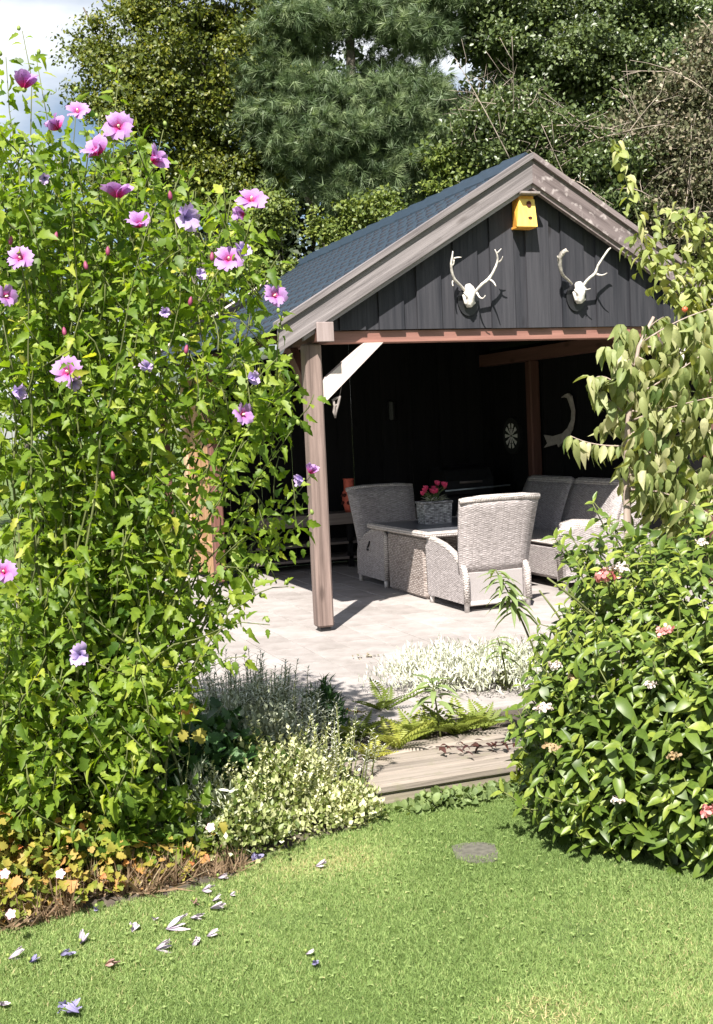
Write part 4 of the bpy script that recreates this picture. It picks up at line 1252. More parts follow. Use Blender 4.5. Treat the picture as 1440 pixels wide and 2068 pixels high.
def hib_flower(u, v, dia, cup, axis, key='petal', d=None, parent=hib, label=None):
    """cup 0..1, axis in camera terms (right, up, towards the viewer)"""
    global cal_me, sta_me
    d = d or (D0 - 0.45)
    p = at(u, v, d)
    size = .9 * dia / FPX * d * (0.60 if cup < .35 else .72 if cup < .7 else .85)
    ax = CR * axis[0] + CU * axis[1] - CF * axis[2]
    R = basis_from(ax, rng.uniform(0, 6))
    base = np.array(wloc(parent))
    c = p - base - norm(ax) * size * (.25 if cup < .5 else .45)
    if cal_me is None:
        o = cal.build('flower', M['calyx'], parent, True, local=True); cal_me = o.data
    else:
        o = link('flower', cal_me, parent)
    o.matrix_basis = mat4(R, c, size)
    if label: o['label'] = label
    for k in range(5):
        a = 2 * PI * k / 5
        ca, sa = math.cos(a), math.sin(a)
        q = link('petal', petal_mesh(np.clip(cup + .18 + rng.normal(0, .09), 0, 1), M[key], key), o)
        tw = 0.25
        Rk = np.array([[ca, -sa, 0], [sa, ca, 0], [0, 0, 1]]) @ np.array([[math.cos(tw), 0, math.sin(tw)], [0, 1, 0], [-math.sin(tw), 0, math.cos(tw)]])
        q.matrix_basis = mat4(Rk, (0, 0, 0), rng.uniform(.92, 1.08))
    if cup < .6:
        if sta_me is None:
            q = sta.build('stamen', M['stamen'], o, True, local=True); sta_me = q.data
        else:
            q = link('stamen', sta_me, o)
FL = [(50, 162, 52, .75, (.1, .95, .1), 'petal'), (157, 227, 54, .3, (.05, .55, .8), 'petal'), (110, 250, 44, .75, (-.5, .6, .4), 'petal'), (240, 257, 60, .2, (.1, .15, 1), 'petal'),
      (192, 300, 58, .6, (-.35, .5, .7), 'petal'), (318, 319, 46, .7, (.7, .35, .4), 'petal'), (238, 383, 64, .5, (.0, 1, .15), 'petal'), (282, 448, 56, .65, (.1, .5, .7), 'petal'),
      (377, 438, 50, .7, (.5, -.2, .8), 'petal_w'), (508, 405, 64, .25, (.1, .6, .8), 'petal'), (484, 432, 34, .9, (-.7, -.1, .5), 'petal'), (42, 523, 54, .2, (-.1, .35, .95), 'petal'),
      (462, 524, 58, .15, (.1, .3, .95), 'petal'), (489, 505, 38, .8, (.5, .5, .4), 'petal_w'), (553, 598, 46, .35, (.5, .2, .85), 'petal'), (10, 599, 44, .4, (.8, .1, .5), 'petal'),
      (138, 752, 66, .25, (-.2, .2, .95), 'petal'), (148, 772, 36, .85, (.5, -.5, .6), 'petal_w'), (36, 790, 36, .95, (.9, -.1, .4), 'petal_w'), (510, 763, 32, .9, (.9, .2, .3), 'petal_w'),
      (488, 838, 46, .4, (.75, .2, .6), 'petal'), (8, 1155, 52, .2, (.1, .35, .9), 'petal'), (162, 1323, 46, .6, (.2, .0, .9), 'petal_w'), (630, 948, 30, .95, (.4, .9, .2), 'petal'),
      (604, 970, 28, .95, (-.9, -.2, .4), 'petal_w'), (403, 553, 26, .9, (.6, .3, .6), 'petal_w'), (333, 630, 26, .9, (.3, -.2, .8), 'petal_w'), (297, 740, 32, .8, (.1, .2, .9), 'petal_w'), (90, 360, 24, .9, (.2, -.5, .8), 'petal_w')]
for q in FL:
    hib_flower(*q)
bud = MB(); bud.lathe([(.02, 0), (.20, .15), (.24, .45), (.16, .8), (.02, 1.0)], (0, 0, 0), 8)
bme = None
for (u, v) in [(112, 487), (20, 495), (131, 678), (175, 545), (375, 715), (218, 517), (383, 618), (230, 970), (345, 405), (428, 528)]:
    p = at(u, v, D0 - .43) - np.array(wloc(hib))
    if bme is None:
        o = bud.build('bud', M['bud'], hib, True, local=True); bme = o.data
    else:
        o = link('bud', bme, hib)
    o.matrix_basis = mat4(basis_from((rng.normal(0, .2), rng.normal(0, .2), 1)), p, 18 / FPX * D0)
gbud = None
for k in range(60):
    pth = stems_done[k % len(stems_done)]
    p = pth[-1] + rng.normal(0, .02, 3) - np.array(wloc(hib))
    if gbud is None:
        b2 = MB(); b2.lathe([(.02, 0), (.3, .2), (.34, .5), (.2, .85), (.02, 1.0)], (0, 0, 0), 7)
        o = b2.build('bud', M['calyx'], hib, True, local=True); gbud = o.data
    else:
        o = link('bud', gbud, hib)
    o.matrix_basis = mat4(basis_from((rng.normal(0, .3), rng.normal(0, .3), 1)), p, .026)

# ---------------------------------------------------------------- glossy viburnum at the right
VB = np.array([(1040, 1250), (1060, 1175), (1100, 1128), (1180, 1138), (1240, 1120), (1300, 1075), (1380, 1055), (1450, 1050), (1540, 1035), (1620, 1040), (1660, 1060), (1710, 1120), (1760, 1260), (1800, 1350), (1840, 1420)], float)
vb_c = np.array([0.35, -5.0, -0.15])
vib = thing('viburnum_shrub', 'dense glossy green shrub with small pinkish flower heads at the right', 'shrub', vb_c)
L_pos, L_dir, L_up, L_s, L_t = [], [], [], [], []
stem_mb = MB()
def vdepth(u, v):
    """front face of the shrub: nearer low and to the right"""
    return 5.05 - 0.55 * np.clip((u - 1040) / 400, 0, 1.2) + 0.45 * np.clip((1350 - v) / 300, 0, 1) + 0.25 * np.clip((v - 1650) / 150, -0, 1)
nb_ = 0
while nb_ < 1050:
    v = rng.uniform(1030, 1850); u = rng.uniform(1020, 1620)
    xl = np.interp(v, VB[:, 0], VB[:, 1])
    if u < xl + 8: continue
    if v > 1640 and v > 1640 + (u - 1060) * .52 + 15: continue
    if v < 1150 and u > 1175 and rng.random() < .65: continue
    nb_ += 1
    d = vdepth(u, v) + abs(rng.normal(0, .28)) - .05
    p0 = at(u, v, d)
    if p0[2] < -.1: p0[2] = -.08
    out = norm(p0 - (vb_c + np.array([.3, .3, .55])))
    dv = norm(out * .75 + UP * .75 + rng.normal(0, .25, 3))
    if rng.random() < .16: p0 = p0 + (out * .6 + UP * .6) * rng.uniform(.04, .16)
    Ls = rng.uniform(.10, .20)
    path = bez(p0 - dv * Ls, p0 - dv * Ls * .5 + rng.normal(0, .01, 3), p0, 4)
    stem_mb.tube(path, [.004, .0035, .003, .002], 4)
    npair = rng.integers(3, 5)
    big = 0.088 if v > 1380 else 0.070
    for k in range(npair):
        s = 1 - k / npair
        pp = path[0] + (path[-1] - path[0]) * s
        a0 = k * PI / 2 + rng.uniform(0, .6)
        ex = norm(np.cross(dv, np.array([.3, .7, .2]))); ey = np.cross(dv, ex)
        for h in (0, 1):
            a = a0 + h * PI
            side = ex * math.cos(a) + ey * math.sin(a)
            lift = .95 if k == 0 else .35
            dd = norm(side + dv * lift + np.array([0, 0, -.15]) + rng.normal(0, .12, 3))
            L_pos.append(pp); L_dir.append(dd); L_up.append(norm(dv * .7 + SUNV * .6 - side * .15 + rng.normal(0, .2, 3)))
            L_s.append(big * rng.uniform(.6, 1.25) * (.72 if k == 0 else 1)); L_t.append(np.clip(rng.normal(.68 if k == 0 else .44, .18) + (.12 if v < 1350 else 0), 0, .99))
# inner filling leaves so that the shrub has a body
for k in range(2600):
    v = rng.uniform(1080, 1800); u = rng.uniform(1060, 1640)
    if u < np.interp(v, VB[:, 0], VB[:, 1]) + 25 or v > 1640 + (u - 1060) * .5: continue
    p0 = at(u, v, vdepth(u, v) + rng.uniform(.1, 1.0))
    if p0[2] < -.05: continue
    L_pos.append(p0); L_dir.append(norm(rng.normal(0, 1, 3) + np.array([0, -.3, .2]))); L_up.append(norm(UP + rng.normal(0, .5, 3)))
    L_s.append(rng.uniform(.06, .1)); L_t.append(rng.uniform(.1, .5))
for k in range(26):
    tip = at(rng.uniform(1080, 1500), rng.uniform(1150, 1650), 5.0 + rng.uniform(0, .5))
    b = vb_c + np.array([rng.normal(0, .2), rng.normal(0, .2), 0])
    stem_mb.tube(bez(b, (b + tip) / 2 + np.array([0, 0, .2]), tip, 8), list(np.linspace(.012, .004, 8)), 5)
stem_mb.build('stem', M['stem'], vib, True)
pieces('leaf', [T_oval, half_outline_leaf([(0, 0), (.13, .14), (.20, .40), (.16, .66), (.07, .88), (0, 1)], 0.6, 0.1), half_outline_leaf([(0, 0), (.16, .16), (.26, .42), (.22, .68), (.10, .88), (0, 1)], 0.2, 0.5)], M['viburnum'], frames(L_dir, L_up), np.array(L_pos), np.array(L_s), np.array(L_t), vib, 300)
T_fl = half_outline_leaf([(0, 0), (.4, .4), (.3, .9), (0, 1)], 0.2, 0.1)
for (u, v, dia, key) in [(1342, 1277, 34, 'vib_pink'), (1432, 1642, 40, 'vib_pink'), (1098, 1432, 32, 'vib_white'), (1122, 1345, 30, 'vib_white'), (1247, 1618, 26, 'vib_white'), (1222, 1168, 46, 'vib_pink'),
                         (1250, 1150, 34, 'vib_white'), (1313, 1384, 24, 'vib_white'), (1160, 1370, 26, 'vib_brown'), (1115, 1510, 30, 'vib_brown'), (1360, 1530, 30, 'vib_brown'), (1418, 1098, 26, 'vib_white')]:
    d = vdepth(u, v) - .10
    c = at(u, v, d); r = dia / 2 / FPX * d
    n_ = 46
    q = norm(rng.normal(0, 1, (n_, 3))); q[:, 2] = np.abs(q[:, 2]) * .7
    pos = c + q * r * rng.uniform(.5, 1, (n_, 1))
    dirs = norm(rng.normal(0, 1, (n_, 3)))
    cloud_obj('flower_head', T_fl, frames(dirs, norm(q + .2 * rng.normal(0, 1, (n_, 3)))), pos, np.full(n_, r * .55), rng.uniform(0, 1, n_), M[key], vib)

# ---------------------------------------------------------------- dogwood with drooping pale leaves, upper right
dg_base = np.array([*(atz(1262, 1560, -.1)[:2]), -.1])
dg_base = at(1262, 1200, 6.1); dg_base = np.array([dg_base[0], dg_base[1], -.05])
dog = thing('dogwood_shrub', 'slender shrub with pale drooping leaves before the open side', 'shrub', dg_base)
stem_mb = MB()
DD = 6.1
trunk = [dg_base] + [at(u, v, DD) for u, v in [(1258, 1400), (1262, 1200), (1268, 1080), (1264, 960), (1268, 860), (1276, 780), (1290, 700), (1320, 640)]]
stem_mb.tube(trunk, list(np.linspace(.028, .008, len(trunk))), 7)
L_pos, L_dir, L_up, L_s, L_t = [], [], [], [], []
br_px = [((1268, 900), (1200, 905), (1152, 880)), ((1268, 840), (1215, 800), (1192, 760)), ((1272, 800), (1215, 740), (1196, 770)), ((1280, 740), (1240, 690), (1250, 655)), ((1290, 700), (1300, 660), (1340, 640)),
         ((1275, 780), (1240, 830), (1215, 860)), ((1285, 760), (1340, 700), (1400, 660)), ((1280, 800), (1360, 760), (1440, 700)), ((1275, 850), (1350, 820), (1450, 800)), ((1270, 920), (1330, 880), (1430, 870)),
         ((1268, 960), (1330, 950), (1410, 960)), ((1268, 980), (1320, 1000), (1360, 1040)), ((1285, 720), (1330, 740), (1380, 780)), ((1300, 690), (1370, 640), (1450, 620)), ((1268, 930), (1290, 960), (1310, 990)),
         ((1270, 880), (1310, 850), (1360, 900)), ((1280, 760), (1260, 720), (1225, 700)), ((1278, 790), (1310, 780), (1330, 830)), ((1272, 830), (1400, 830), (1460, 920)), ((1270, 900), (1380, 930), (1470, 1000)), ((1268, 990), (1350, 980), (1450, 1050)), ((1290, 700), (1380, 700), (1470, 740))]
for (a, b, c) in br_px:
    dz = rng.normal(0, .18)
    P_ = bez(at(*a, DD), at(*b, DD + dz * .6), at(*c, DD + dz), 9)
    stem_mb.tube(P_, list(np.linspace(.006, .002, 9)), 5)
    for i in range(1, 9):
        for h in range(3):
            side = norm(np.cross(P_[i] - P_[i - 1], UP)) * (1 if h else -1)
            dd = norm(side * .35 + norm(P_[i] - P_[i - 1]) * .35 + np.array([0, 0, -.85]) + rng.normal(0, .18, 3))
            L_pos.append(P_[i] + side * .008); L_dir.append(dd)
            L_up.append(norm(side * .6 + norm(P_[i] - P_[i - 1]) * .5 + UP * .5 + rng.normal(0, .3, 3) + np.array([-.3, -.6, 0])))
            L_s.append(rng.uniform(.065, .12)); L_t.append(np.clip(rng.normal(.5, .2), 0, .99))
for k in range(1050):
    u, v = rng.uniform(1240, 1560), rng.uniform(650, 1080)
    if v > 1000 and rng.random() < .5: continue
    if u < 1240 + abs(v - 850) * .12: continue
    p = at(u, v, DD + rng.uniform(-.3, .4))
    dd = norm(np.array([rng.normal(0, .35), rng.normal(0, .35), -.9]))
    L_pos.append(p); L_dir.append(dd); L_up.append(norm(np.array([rng.normal(-.2, .5), -.7 + rng.normal(0, .4), .5])))
    L_s.append(rng.uniform(.065, .12)); L_t.append(np.clip(rng.normal(.48, .30), 0, .99))
stem_mb.build('stem', M['pink_bark'], dog, True)
pieces('leaf', [T_droop, half_outline_leaf([(0, 0), (.14, .14), (.22, .4), (.17, .7), (0, 1)], 0.9, 0.25), half_outline_leaf([(0, 0), (.17, .12), (.26, .36), (.2, .66), (0, 1)], 0.3, 0.8)], M['dogwood'], frames(L_dir, L_up), np.array(L_pos), np.array(L_s), np.array(L_t), dog, 300)

# ---------------------------------------------------------------- yellow-green climber reaching over the right verge
DC = 6.9
cl_b = at(1470, 1100, DC); cl_b[2] = -.05
cli = thing('climbing_rose', 'yellow green climber with a long shoot before the right roof edge', 'climber', cl_b)
stem_mb = MB()
L_pos, L_dir, L_up, L_s, L_t = [], [], [], [], []
shoots = [[(1470, 900), (1380, 640), (1320, 540), (1285, 430), (1255, 330), (1242, 285)], [(1440, 640), (1380, 560), (1330, 510)], [(1440, 600), (1400, 470), (1340, 420)], [(1460, 640), (1430, 560), (1390, 530)],
          [(1460, 700), (1400, 640), (1385, 620)], [(1470, 560), (1420, 520), (1390, 500)], [(1460, 500), (1420, 460), (1385, 440)], [(1480, 640), (1450, 560), (1440, 520)], [(1480, 620), (1440, 600), (1400, 590)], [(1420, 640), (1370, 590), (1340, 570)], [(1330, 540), (1310, 500), (1290, 480)]]
for si, s in enumerate(shoots):
    P_ = np.array([at(u, v, DC + rng.normal(0, .08)) for u, v in s])
    t = np.linspace(0, len(P_) - 1, 6 * len(P_)); Q = np.stack([np.interp(t, range(len(P_)), P_[:, k]) for k in range(3)], 1)
    stem_mb.tube(Q, list(np.linspace(.009, .003, len(Q))), 5)
    for i in range(len(Q)):
        if si == 0 and Q[i][2] < at(1330, 560, DC)[2]: continue
        for h in range(2 if si == 0 else 3):
            side = norm(rng.normal(0, 1, 3)); side[2] = abs(side[2]) * .3
            dd = norm(side + np.array([0, 0, -.65]))
            L_pos.append(Q[i] + rng.normal(0, .015 if si == 0 else .05, 3)); L_dir.append(dd); L_up.append(norm(UP + side * .5 + np.array([-.3, -.5, 0]) + rng.normal(0, .3, 3)))
            L_s.append(rng.uniform(.045, .085)); L_t.append(np.clip(rng.normal(.55, .22), 0, .99))
stem_mb.build('stem', M['stem'], cli, True)
pieces('leaf', [T_round, T_droop], M['climber'], frames(L_dir, L_up), np.array(L_pos), np.array(L_s), np.array(L_t), cli, 300)
M['hip'] = mat_flat('orange_red_hip', (.6, .12, .05), .4, 0, .2, 30, 0)
for (u, v) in [(1383, 625)]:
    MB().lathe([(.004, -.016), (.016, -.006), (.017, .006), (.008, .016)], at(u, v, DC - .2), 8).build('rose_hip', M['hip'], cli, True)

# ---------------------------------------------------------------- small plants
def mound(name, label, cat, c, rx, ry, h, n, T, s0, s1, mat, tmean=.5, tsd=.25, upb=.6, group=None, twigs=30, hollow=.35, tfun=None, stemmat='stem'):
    """low shrub: leaves along many short upward twigs over a dome"""
    c = np.array(c, float)
    t = thing(name, label, cat, c, 0, group)
    az = rng.uniform(0, 2 * PI, n); rr_ = np.sqrt(rng.uniform(0, 1, n)); k = rng.uniform(hollow, 1, n) ** .6
    q = np.stack([np.cos(az) * rr_, np.sin(az) * rr_, np.sqrt(np.maximum(0, 1 - rr_ ** 2)) + .02], 1)
    lump = 1 + .16 * np.sin(az * 3 + c[0] * 7) + .12 * np.sin(az * 5 + rr_ * 6) + rng.normal(0, .05, n)
    pos = c + q * np.array([rx, ry, h]) * (k * lump)[:, None]
    out = norm(q * np.array([1 / rx, 1 / ry, 1 / h]))
    dirs = norm(out * .6 + UP * upb + rng.normal(0, .5, (n, 3)))
    ups = norm(out + UP * .4 + rng.normal(0, .45, (n, 3)))
    tint = np.clip(rng.normal(tmean, tsd, n), 0, .99)
    if tfun is not None: tint = np.clip(tint + tfun(pos), 0, .99)
    cloud_obj('foliage', T, frames(dirs, ups), pos, rng.uniform(s0, s1, n), tint, mat, t, 'stuff')
    mb = MB()
    for i in range(twigs):
        j = rng.integers(0, n)
        b = c + np.array([rng.normal(0, .12) * rx, rng.normal(0, .12) * ry, 0])
        mb.tube(bez(b, (b + pos[j]) / 2 + np.array([0, 0, h * .25]), pos[j], 5), [.006, .005, .004, .003, .002], 4)
    mb.build('stem', M[stemmat], t, True)
    return t
def spires(name, label, cat, c, rx, ry, h, ns, per, T, ls, mat, tmean=.5, tsd=.2, group=None, tiptint=.25, lean=.25, stemmat='stem', amin=.35):
    """upright spikes clothed in narrow leaves"""
    c = np.array(c, float)
    t = thing(name, label, cat, c, 0, group)
    pos, dirs, ups, tint, siz = [], [], [], [], []
    mb = MB()
    for i in range(ns):
        a = rng.uniform(0, 2 * PI); r = math.sqrt(rng.uniform(0, 1))
        b = c + np.array([math.cos(a) * r * rx, math.sin(a) * r * ry, 0])
        L = h * rng.uniform(.6, 1.08) * (1 - .25 * r * r)
        d = norm(np.array([math.cos(a) * r * lean + rng.normal(0, .1), math.sin(a) * r * lean + rng.normal(0, .1), 1]))
        P_ = bez(b, b + d * L * .5, b + d * L + rng.normal(0, .02, 3), 6)
        mb.tube(P_, [.004, .0035, .003, .003, .002, .0015], 4)
        for k in range(per):
            s = amin + (1 - amin) * (k + rng.random()) / per
            j = min(4, int(s * 5)); p = P_[j] + (P_[j + 1] - P_[j]) * (s * 5 - j)
            aa = k * 2.4; side = np.array([math.cos(aa), math.sin(aa), 0])
            pos.append(p); dirs.append(norm(side * .8 + d * .75)); ups.append(norm(d - side * .5)); siz.append(ls * rng.uniform(.7, 1.2) * (1.15 - .5 * s))
            tint.append(np.clip(rng.normal(tmean, tsd) + tiptint * (s - .5), 0, .99))
    mb.build('stem', M[stemmat], t, True)
    cloud_obj('foliage', T, frames(np.array(dirs), np.array(ups)), np.array(pos), np.array(siz), np.array(tint), mat, t, 'stuff')
    return t
gz = lambda x, y: float(ground_z(x, y))
# white-leaved mound on the patio edge
mound('silver_mound', 'low mound of silvery white leaves on the patio edge', 'plant', (-0.10, -2.42, 0), .40, .34, .24, 3800, T_lance, .028, .055, M['silver'], .66, .27, .9)
mound('silver_mound', 'greener part-white mound beside the right shrub on the patio edge', 'plant', (0.30, -2.62, 0), .44, .32, .25, 3600, T_lance, .03, .06, M['silver'], .42, .30, .9)
# grey and dark plants at the left of the step
spires('lavender_bush', 'grey green twiggy lavender bush in the shade of the hibiscus', 'plant', (*atz(490, 1480)[:2], -.03), .26, .34, .46, 120, 26, T_lance, .06, M['sage'], .38, .2)
spires('curry_plant', 'silvery grey upright plant beside the dark fern clump', 'plant', (*atz(575, 1500)[:2], -.03), .20, .26, .42, 90, 26, T_lance, .055, M['sage'], .5, .22)
mound('juniper_clump', 'small deep green clump at the patio corner', 'plant', (*atz(655, 1475)[:2], -.02), .13, .15, .24, 1300, T_lance, .04, .07, M['darkgreen'], .5, .3, .8)
mound('dry_bush', 'dull brown green undergrowth behind the cream shrub', 'plant', (-1.62, -3.60, -.08), .32, .26, .36, 2400, T_diamond, .02, .045, M['sage'], .2, .2, .6)
# cream variegated shrub
bright = lambda P: .30 * np.clip((P[:, 0] + 1.45) / .4, -1, 1)
mound('variegated_euonymus', 'low cream and green variegated shrub left of the step', 'shrub', (-1.64, -3.98, -.14), .32, .30, .31, 4600, T_diamond, .022, .042, M['variegated'], .60, .27, .7, tfun=bright)
mound('trailing_euonymus', 'yellow green variegated shrub trailing onto the lawn', 'shrub', (-1.42, -4.15, -.15), .25, .17, .17, 3000, T_diamond, .018, .034, M['variegated'], .52, .2, .5)
spires('wormwood', 'white felted spikes standing above the cream shrub', 'plant', (-1.26, -3.86, -.1), .14, .12, .46, 26, 30, T_lance, .032, M['silver'], .7, .2, tiptint=.3)
mound('lower_euonymus', 'dull green low shrub at the bed front between yellow leaves', 'shrub', (-1.92, -4.28, -.15), .34, .20, .26, 3400, T_diamond, .02, .036, M['variegated'], .33, .22, .6)
spires('cream_shoots', 'loose cream leaved shoots rising out of the variegated shrub', 'plant', (-1.62, -3.96, -.1), .32, .28, .44, 80, 30, T_diamond, .030, M['variegated'], .62, .25, tiptint=.25, lean=.5)
# yellow cranesbill, front left
def geranium(label, c, rx, ry, h, n, tm, flowers):
    c = np.array(c, float)
    t = thing('cranesbill', label, 'plant', c, 0, 'yellowing cranesbill along the lawn')
    az = rng.uniform(0, 2 * PI, n); rr_ = np.sqrt(rng.uniform(0, 1, n))
    q = np.stack([np.cos(az) * rr_ * rx, np.sin(az) * rr_ * ry, h * (1 - .6 * rr_ ** 2) * rng.uniform(.15, 1, n)], 1)
    pos = c + q
    dirs = norm(np.stack([np.cos(az), np.sin(az), rng.normal(-.1, .4, n)], 1) + rng.normal(0, .6, (n, 3)) * np.array([1, 1, .4]))
    ups = norm(UP + rng.normal(0, .4, (n, 3)) + np.array([-.2, -.4, 0]))
    s = rng.uniform(.020, .052, n)
    pieces('leaf', [T_maple], M['geranium'], frames(dirs, ups), pos, s, np.clip(rng.normal(tm, .25, n), 0, .99), t, 110)
    mb = MB()
    for i in range(40):
        j = rng.integers(0, n)
        mb.tube(bez(c + np.array([rng.normal(0, .1), rng.normal(0, .08), 0]), c + q[j] * .6 + np.array([0, 0, .05]), pos[j], 5), .002, 4)
    mb.build('stem', M['stem'], t, True)
    for (u, v) in flowers:
        d = None
        for k in range(40):
            d = 4.2 + k * .02
            p = at(u, v, d)
            if np.linalg.norm((p - c)[:2]) < max(rx, ry) + .1 and p[2] > gz(p[0], p[1]) + .05: break
        ax = norm(-CF * .8 + UP * .5)
        B = basis_from(ax, rng.uniform(0, 2))
        a5 = np.linspace(0, 2 * PI, 5, endpoint=False)
        dr = np.array([B @ np.array([math.cos(a), math.sin(a), .15]) for a in a5])
        cloud_obj('bloom', T_round, frames(dr, np.tile(ax, (5, 1))), np.tile(p, (5, 1)), np.full(5, .020), rng.uniform(.3, 1, 5), M['cranes'], t, smooth=True)
    return t
geranium('yellow and orange cranesbill at the left picture edge', (-2.98, -4.42, -.15), .34, .26, .40, 480, .50, [(10, 1765), (22, 1846)])
geranium('yellow cranesbill with one pink flower beside the dry grass', (-2.62, -4.40, -.15), .30, .22, .32, 360, .54, [(122, 1765)])
geranium('yellow green cranesbill under the hibiscus branches', (-2.55, -4.05, -.13), .34, .26, .42, 260, .32, [])
geranium('tall yellow green cranesbill leaning on the hibiscus at the left edge', (-3.08, -4.36, -.14), .26, .22, .64, 520, .52, [])
geranium('small yellow cranesbill with a white flower by the cream shrub', (-2.08, -4.22, -.15), .26, .18, .26, 150, .34, [(425, 1671)])
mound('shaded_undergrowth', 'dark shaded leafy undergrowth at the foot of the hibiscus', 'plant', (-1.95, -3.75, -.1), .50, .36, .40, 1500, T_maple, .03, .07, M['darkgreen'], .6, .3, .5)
mound('shaded_undergrowth', 'low green leafy plant before the hibiscus stems', 'plant', (-2.45, -3.72, -.1), .40, .30, .34, 900, T_maple, .04, .08, M['weed'], .2, .25, .5)
c_ = at(285, 1655, 4.95); mound('leafy_sucker', 'young leafy shoots at the foot of the hibiscus stems', 'plant', (c_[0], c_[1], -.14), .30, .16, .36, 420, HIB[0], .05, .09, M['hibiscus'], .35, .2, .3)
c_ = at(390, 1625, 5.1); mound('bed_weeds', 'tangled dull green weeds between the hibiscus and the cream shrub', 'plant', (c_[0], c_[1], -.12), .26, .16, .30, 900, T_lance, .03, .07, M['sage'], .3, .25, .4)
# single big coloured vine leaves
vn = thing('vine_shoot', 'thin vine with yellow and red leaves before the dark hibiscus base', 'plant', at(385, 1500, 5.2))
mb = MB()
for s in ([(383, 1530), (381, 1480), (388, 1435)], [(381, 1490), (400, 1490), (415, 1500)], [(270, 1600), (330, 1560), (381, 1520)], [(382, 1635), (375, 1580), (381, 1525)]):
    mb.tube([at(u, v, 5.0) for u, v in s], .002, 4)
mb.build('stem', M['stem'], vn, True)
vl = [(377, 1446, .055, .97), (398, 1490, .06, .62), (372, 1490, .05, .5), (268, 1612, .085, .70), (382, 1637, .06, .45), (450, 1675, .05, .5), (388, 1436, .04, .98), (345, 1460, .04, .1)]
Rl = frames(np.array([norm(CR * rng.normal(0, .5) - CU * .8 - CF * .2) for _ in vl]), np.array([norm(-CF + CU * .4 + rng.normal(0, .2, 3)) for _ in vl]))
pieces('leaf', [T_maple], M['geranium'], Rl, np.array([at(a, b - 14, 4.98) for a, b, _, _ in vl]), np.array([x[2] for x in vl]), np.array([x[3] for x in vl]), vn, 20)
# dry brown grass at the bed edge
def tuftgrass(name, label, c, rx, ry, h, n, mat, tm=.5, w=.004, kindc='grass tuft'):
    c = np.array(c, float); t = thing(name, label, kindc, c)
    az = rng.uniform(0, 2 * PI, n); r = np.sqrt(rng.uniform(0, 1, n))
    pos = c + np.stack([np.cos(az) * r * rx, np.sin(az) * r * ry, np.zeros(n)], 1)
    dirs = norm(rng.normal(0, .6, (n, 3)) + UP * .8); dirs[:, 2] = np.abs(dirs[:, 2])
    cloud_obj('blades', T_needle, frames(dirs, norm(rng.normal(0, 1, (n, 3)))), pos, h * rng.uniform(.5, 1.1, n), np.clip(rng.normal(tm, .25, n), 0, .99), mat, t, 'stuff')
    return t
tuftgrass('dry_grass', 'tangle of dry brown grass at the bed edge', (-2.36, -4.45, -.15), .22, .12, .17, 700, M['drygrass'])
tuftgrass('dry_grass', 'brown dry stalks between the cranesbill leaves at the left edge', (-2.85, -4.55, -.15), .26, .12, .16, 500, M['drygrass'], .4)
geranium('low orange tinted cranesbill spreading into the dry grass', (-2.32, -4.40, -.15), .26, .14, .20, 210, .66, [])
tuftgrass('dry_grass', 'dry pinkish grass below the variegated shrub', (-2.08, -4.44, -.15), .18, .09, .12, 450, M['drygrass'], .35)
# ferns round the step
def fern(label, px_list, base, n, L, tm, sd=.12, mat='fern'):
    base = np.array(base, float)
    t = thing('fern', label, 'fern', base, 0, 'ferns at the timber step')
    ms = []
    for k in range(3):
        m_ = raw_mesh('frond', T_fern[0], T_fern[1], np.full(len(T_fern[1]), np.clip(tm + (k - 1) * sd, 0, .99)), True); m_.materials.append(M[mat]); ms.append(m_)
    for k in range(n):
        a = 2 * PI * k / n + rng.normal(0, .25)
        d = norm(np.array([math.cos(a), math.sin(a), rng.uniform(.7, 1.5)]))
        R = frames(d[None], norm(UP - d * .5 + np.array([math.cos(a), math.sin(a), 0]) * .1)[None])[0]
        link('frond', ms[k % 3], t, mat4(R, rng.normal(0, .01, 3), L * rng.uniform(.75, 1.1)))
    return t
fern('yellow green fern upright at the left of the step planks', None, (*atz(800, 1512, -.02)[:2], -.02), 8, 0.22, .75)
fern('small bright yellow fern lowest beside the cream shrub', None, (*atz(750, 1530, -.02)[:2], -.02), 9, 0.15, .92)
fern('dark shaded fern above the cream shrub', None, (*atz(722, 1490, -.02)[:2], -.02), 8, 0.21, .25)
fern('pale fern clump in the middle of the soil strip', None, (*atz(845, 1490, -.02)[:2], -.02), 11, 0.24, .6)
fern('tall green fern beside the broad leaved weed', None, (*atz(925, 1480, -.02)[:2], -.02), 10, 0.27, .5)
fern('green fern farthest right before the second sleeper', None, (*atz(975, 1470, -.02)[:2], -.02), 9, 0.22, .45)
fern('flat shaded fern lying on the patio edge', None, (*atz(775, 1432, 0.0)[:2], 0.0), 7, .2, .18)
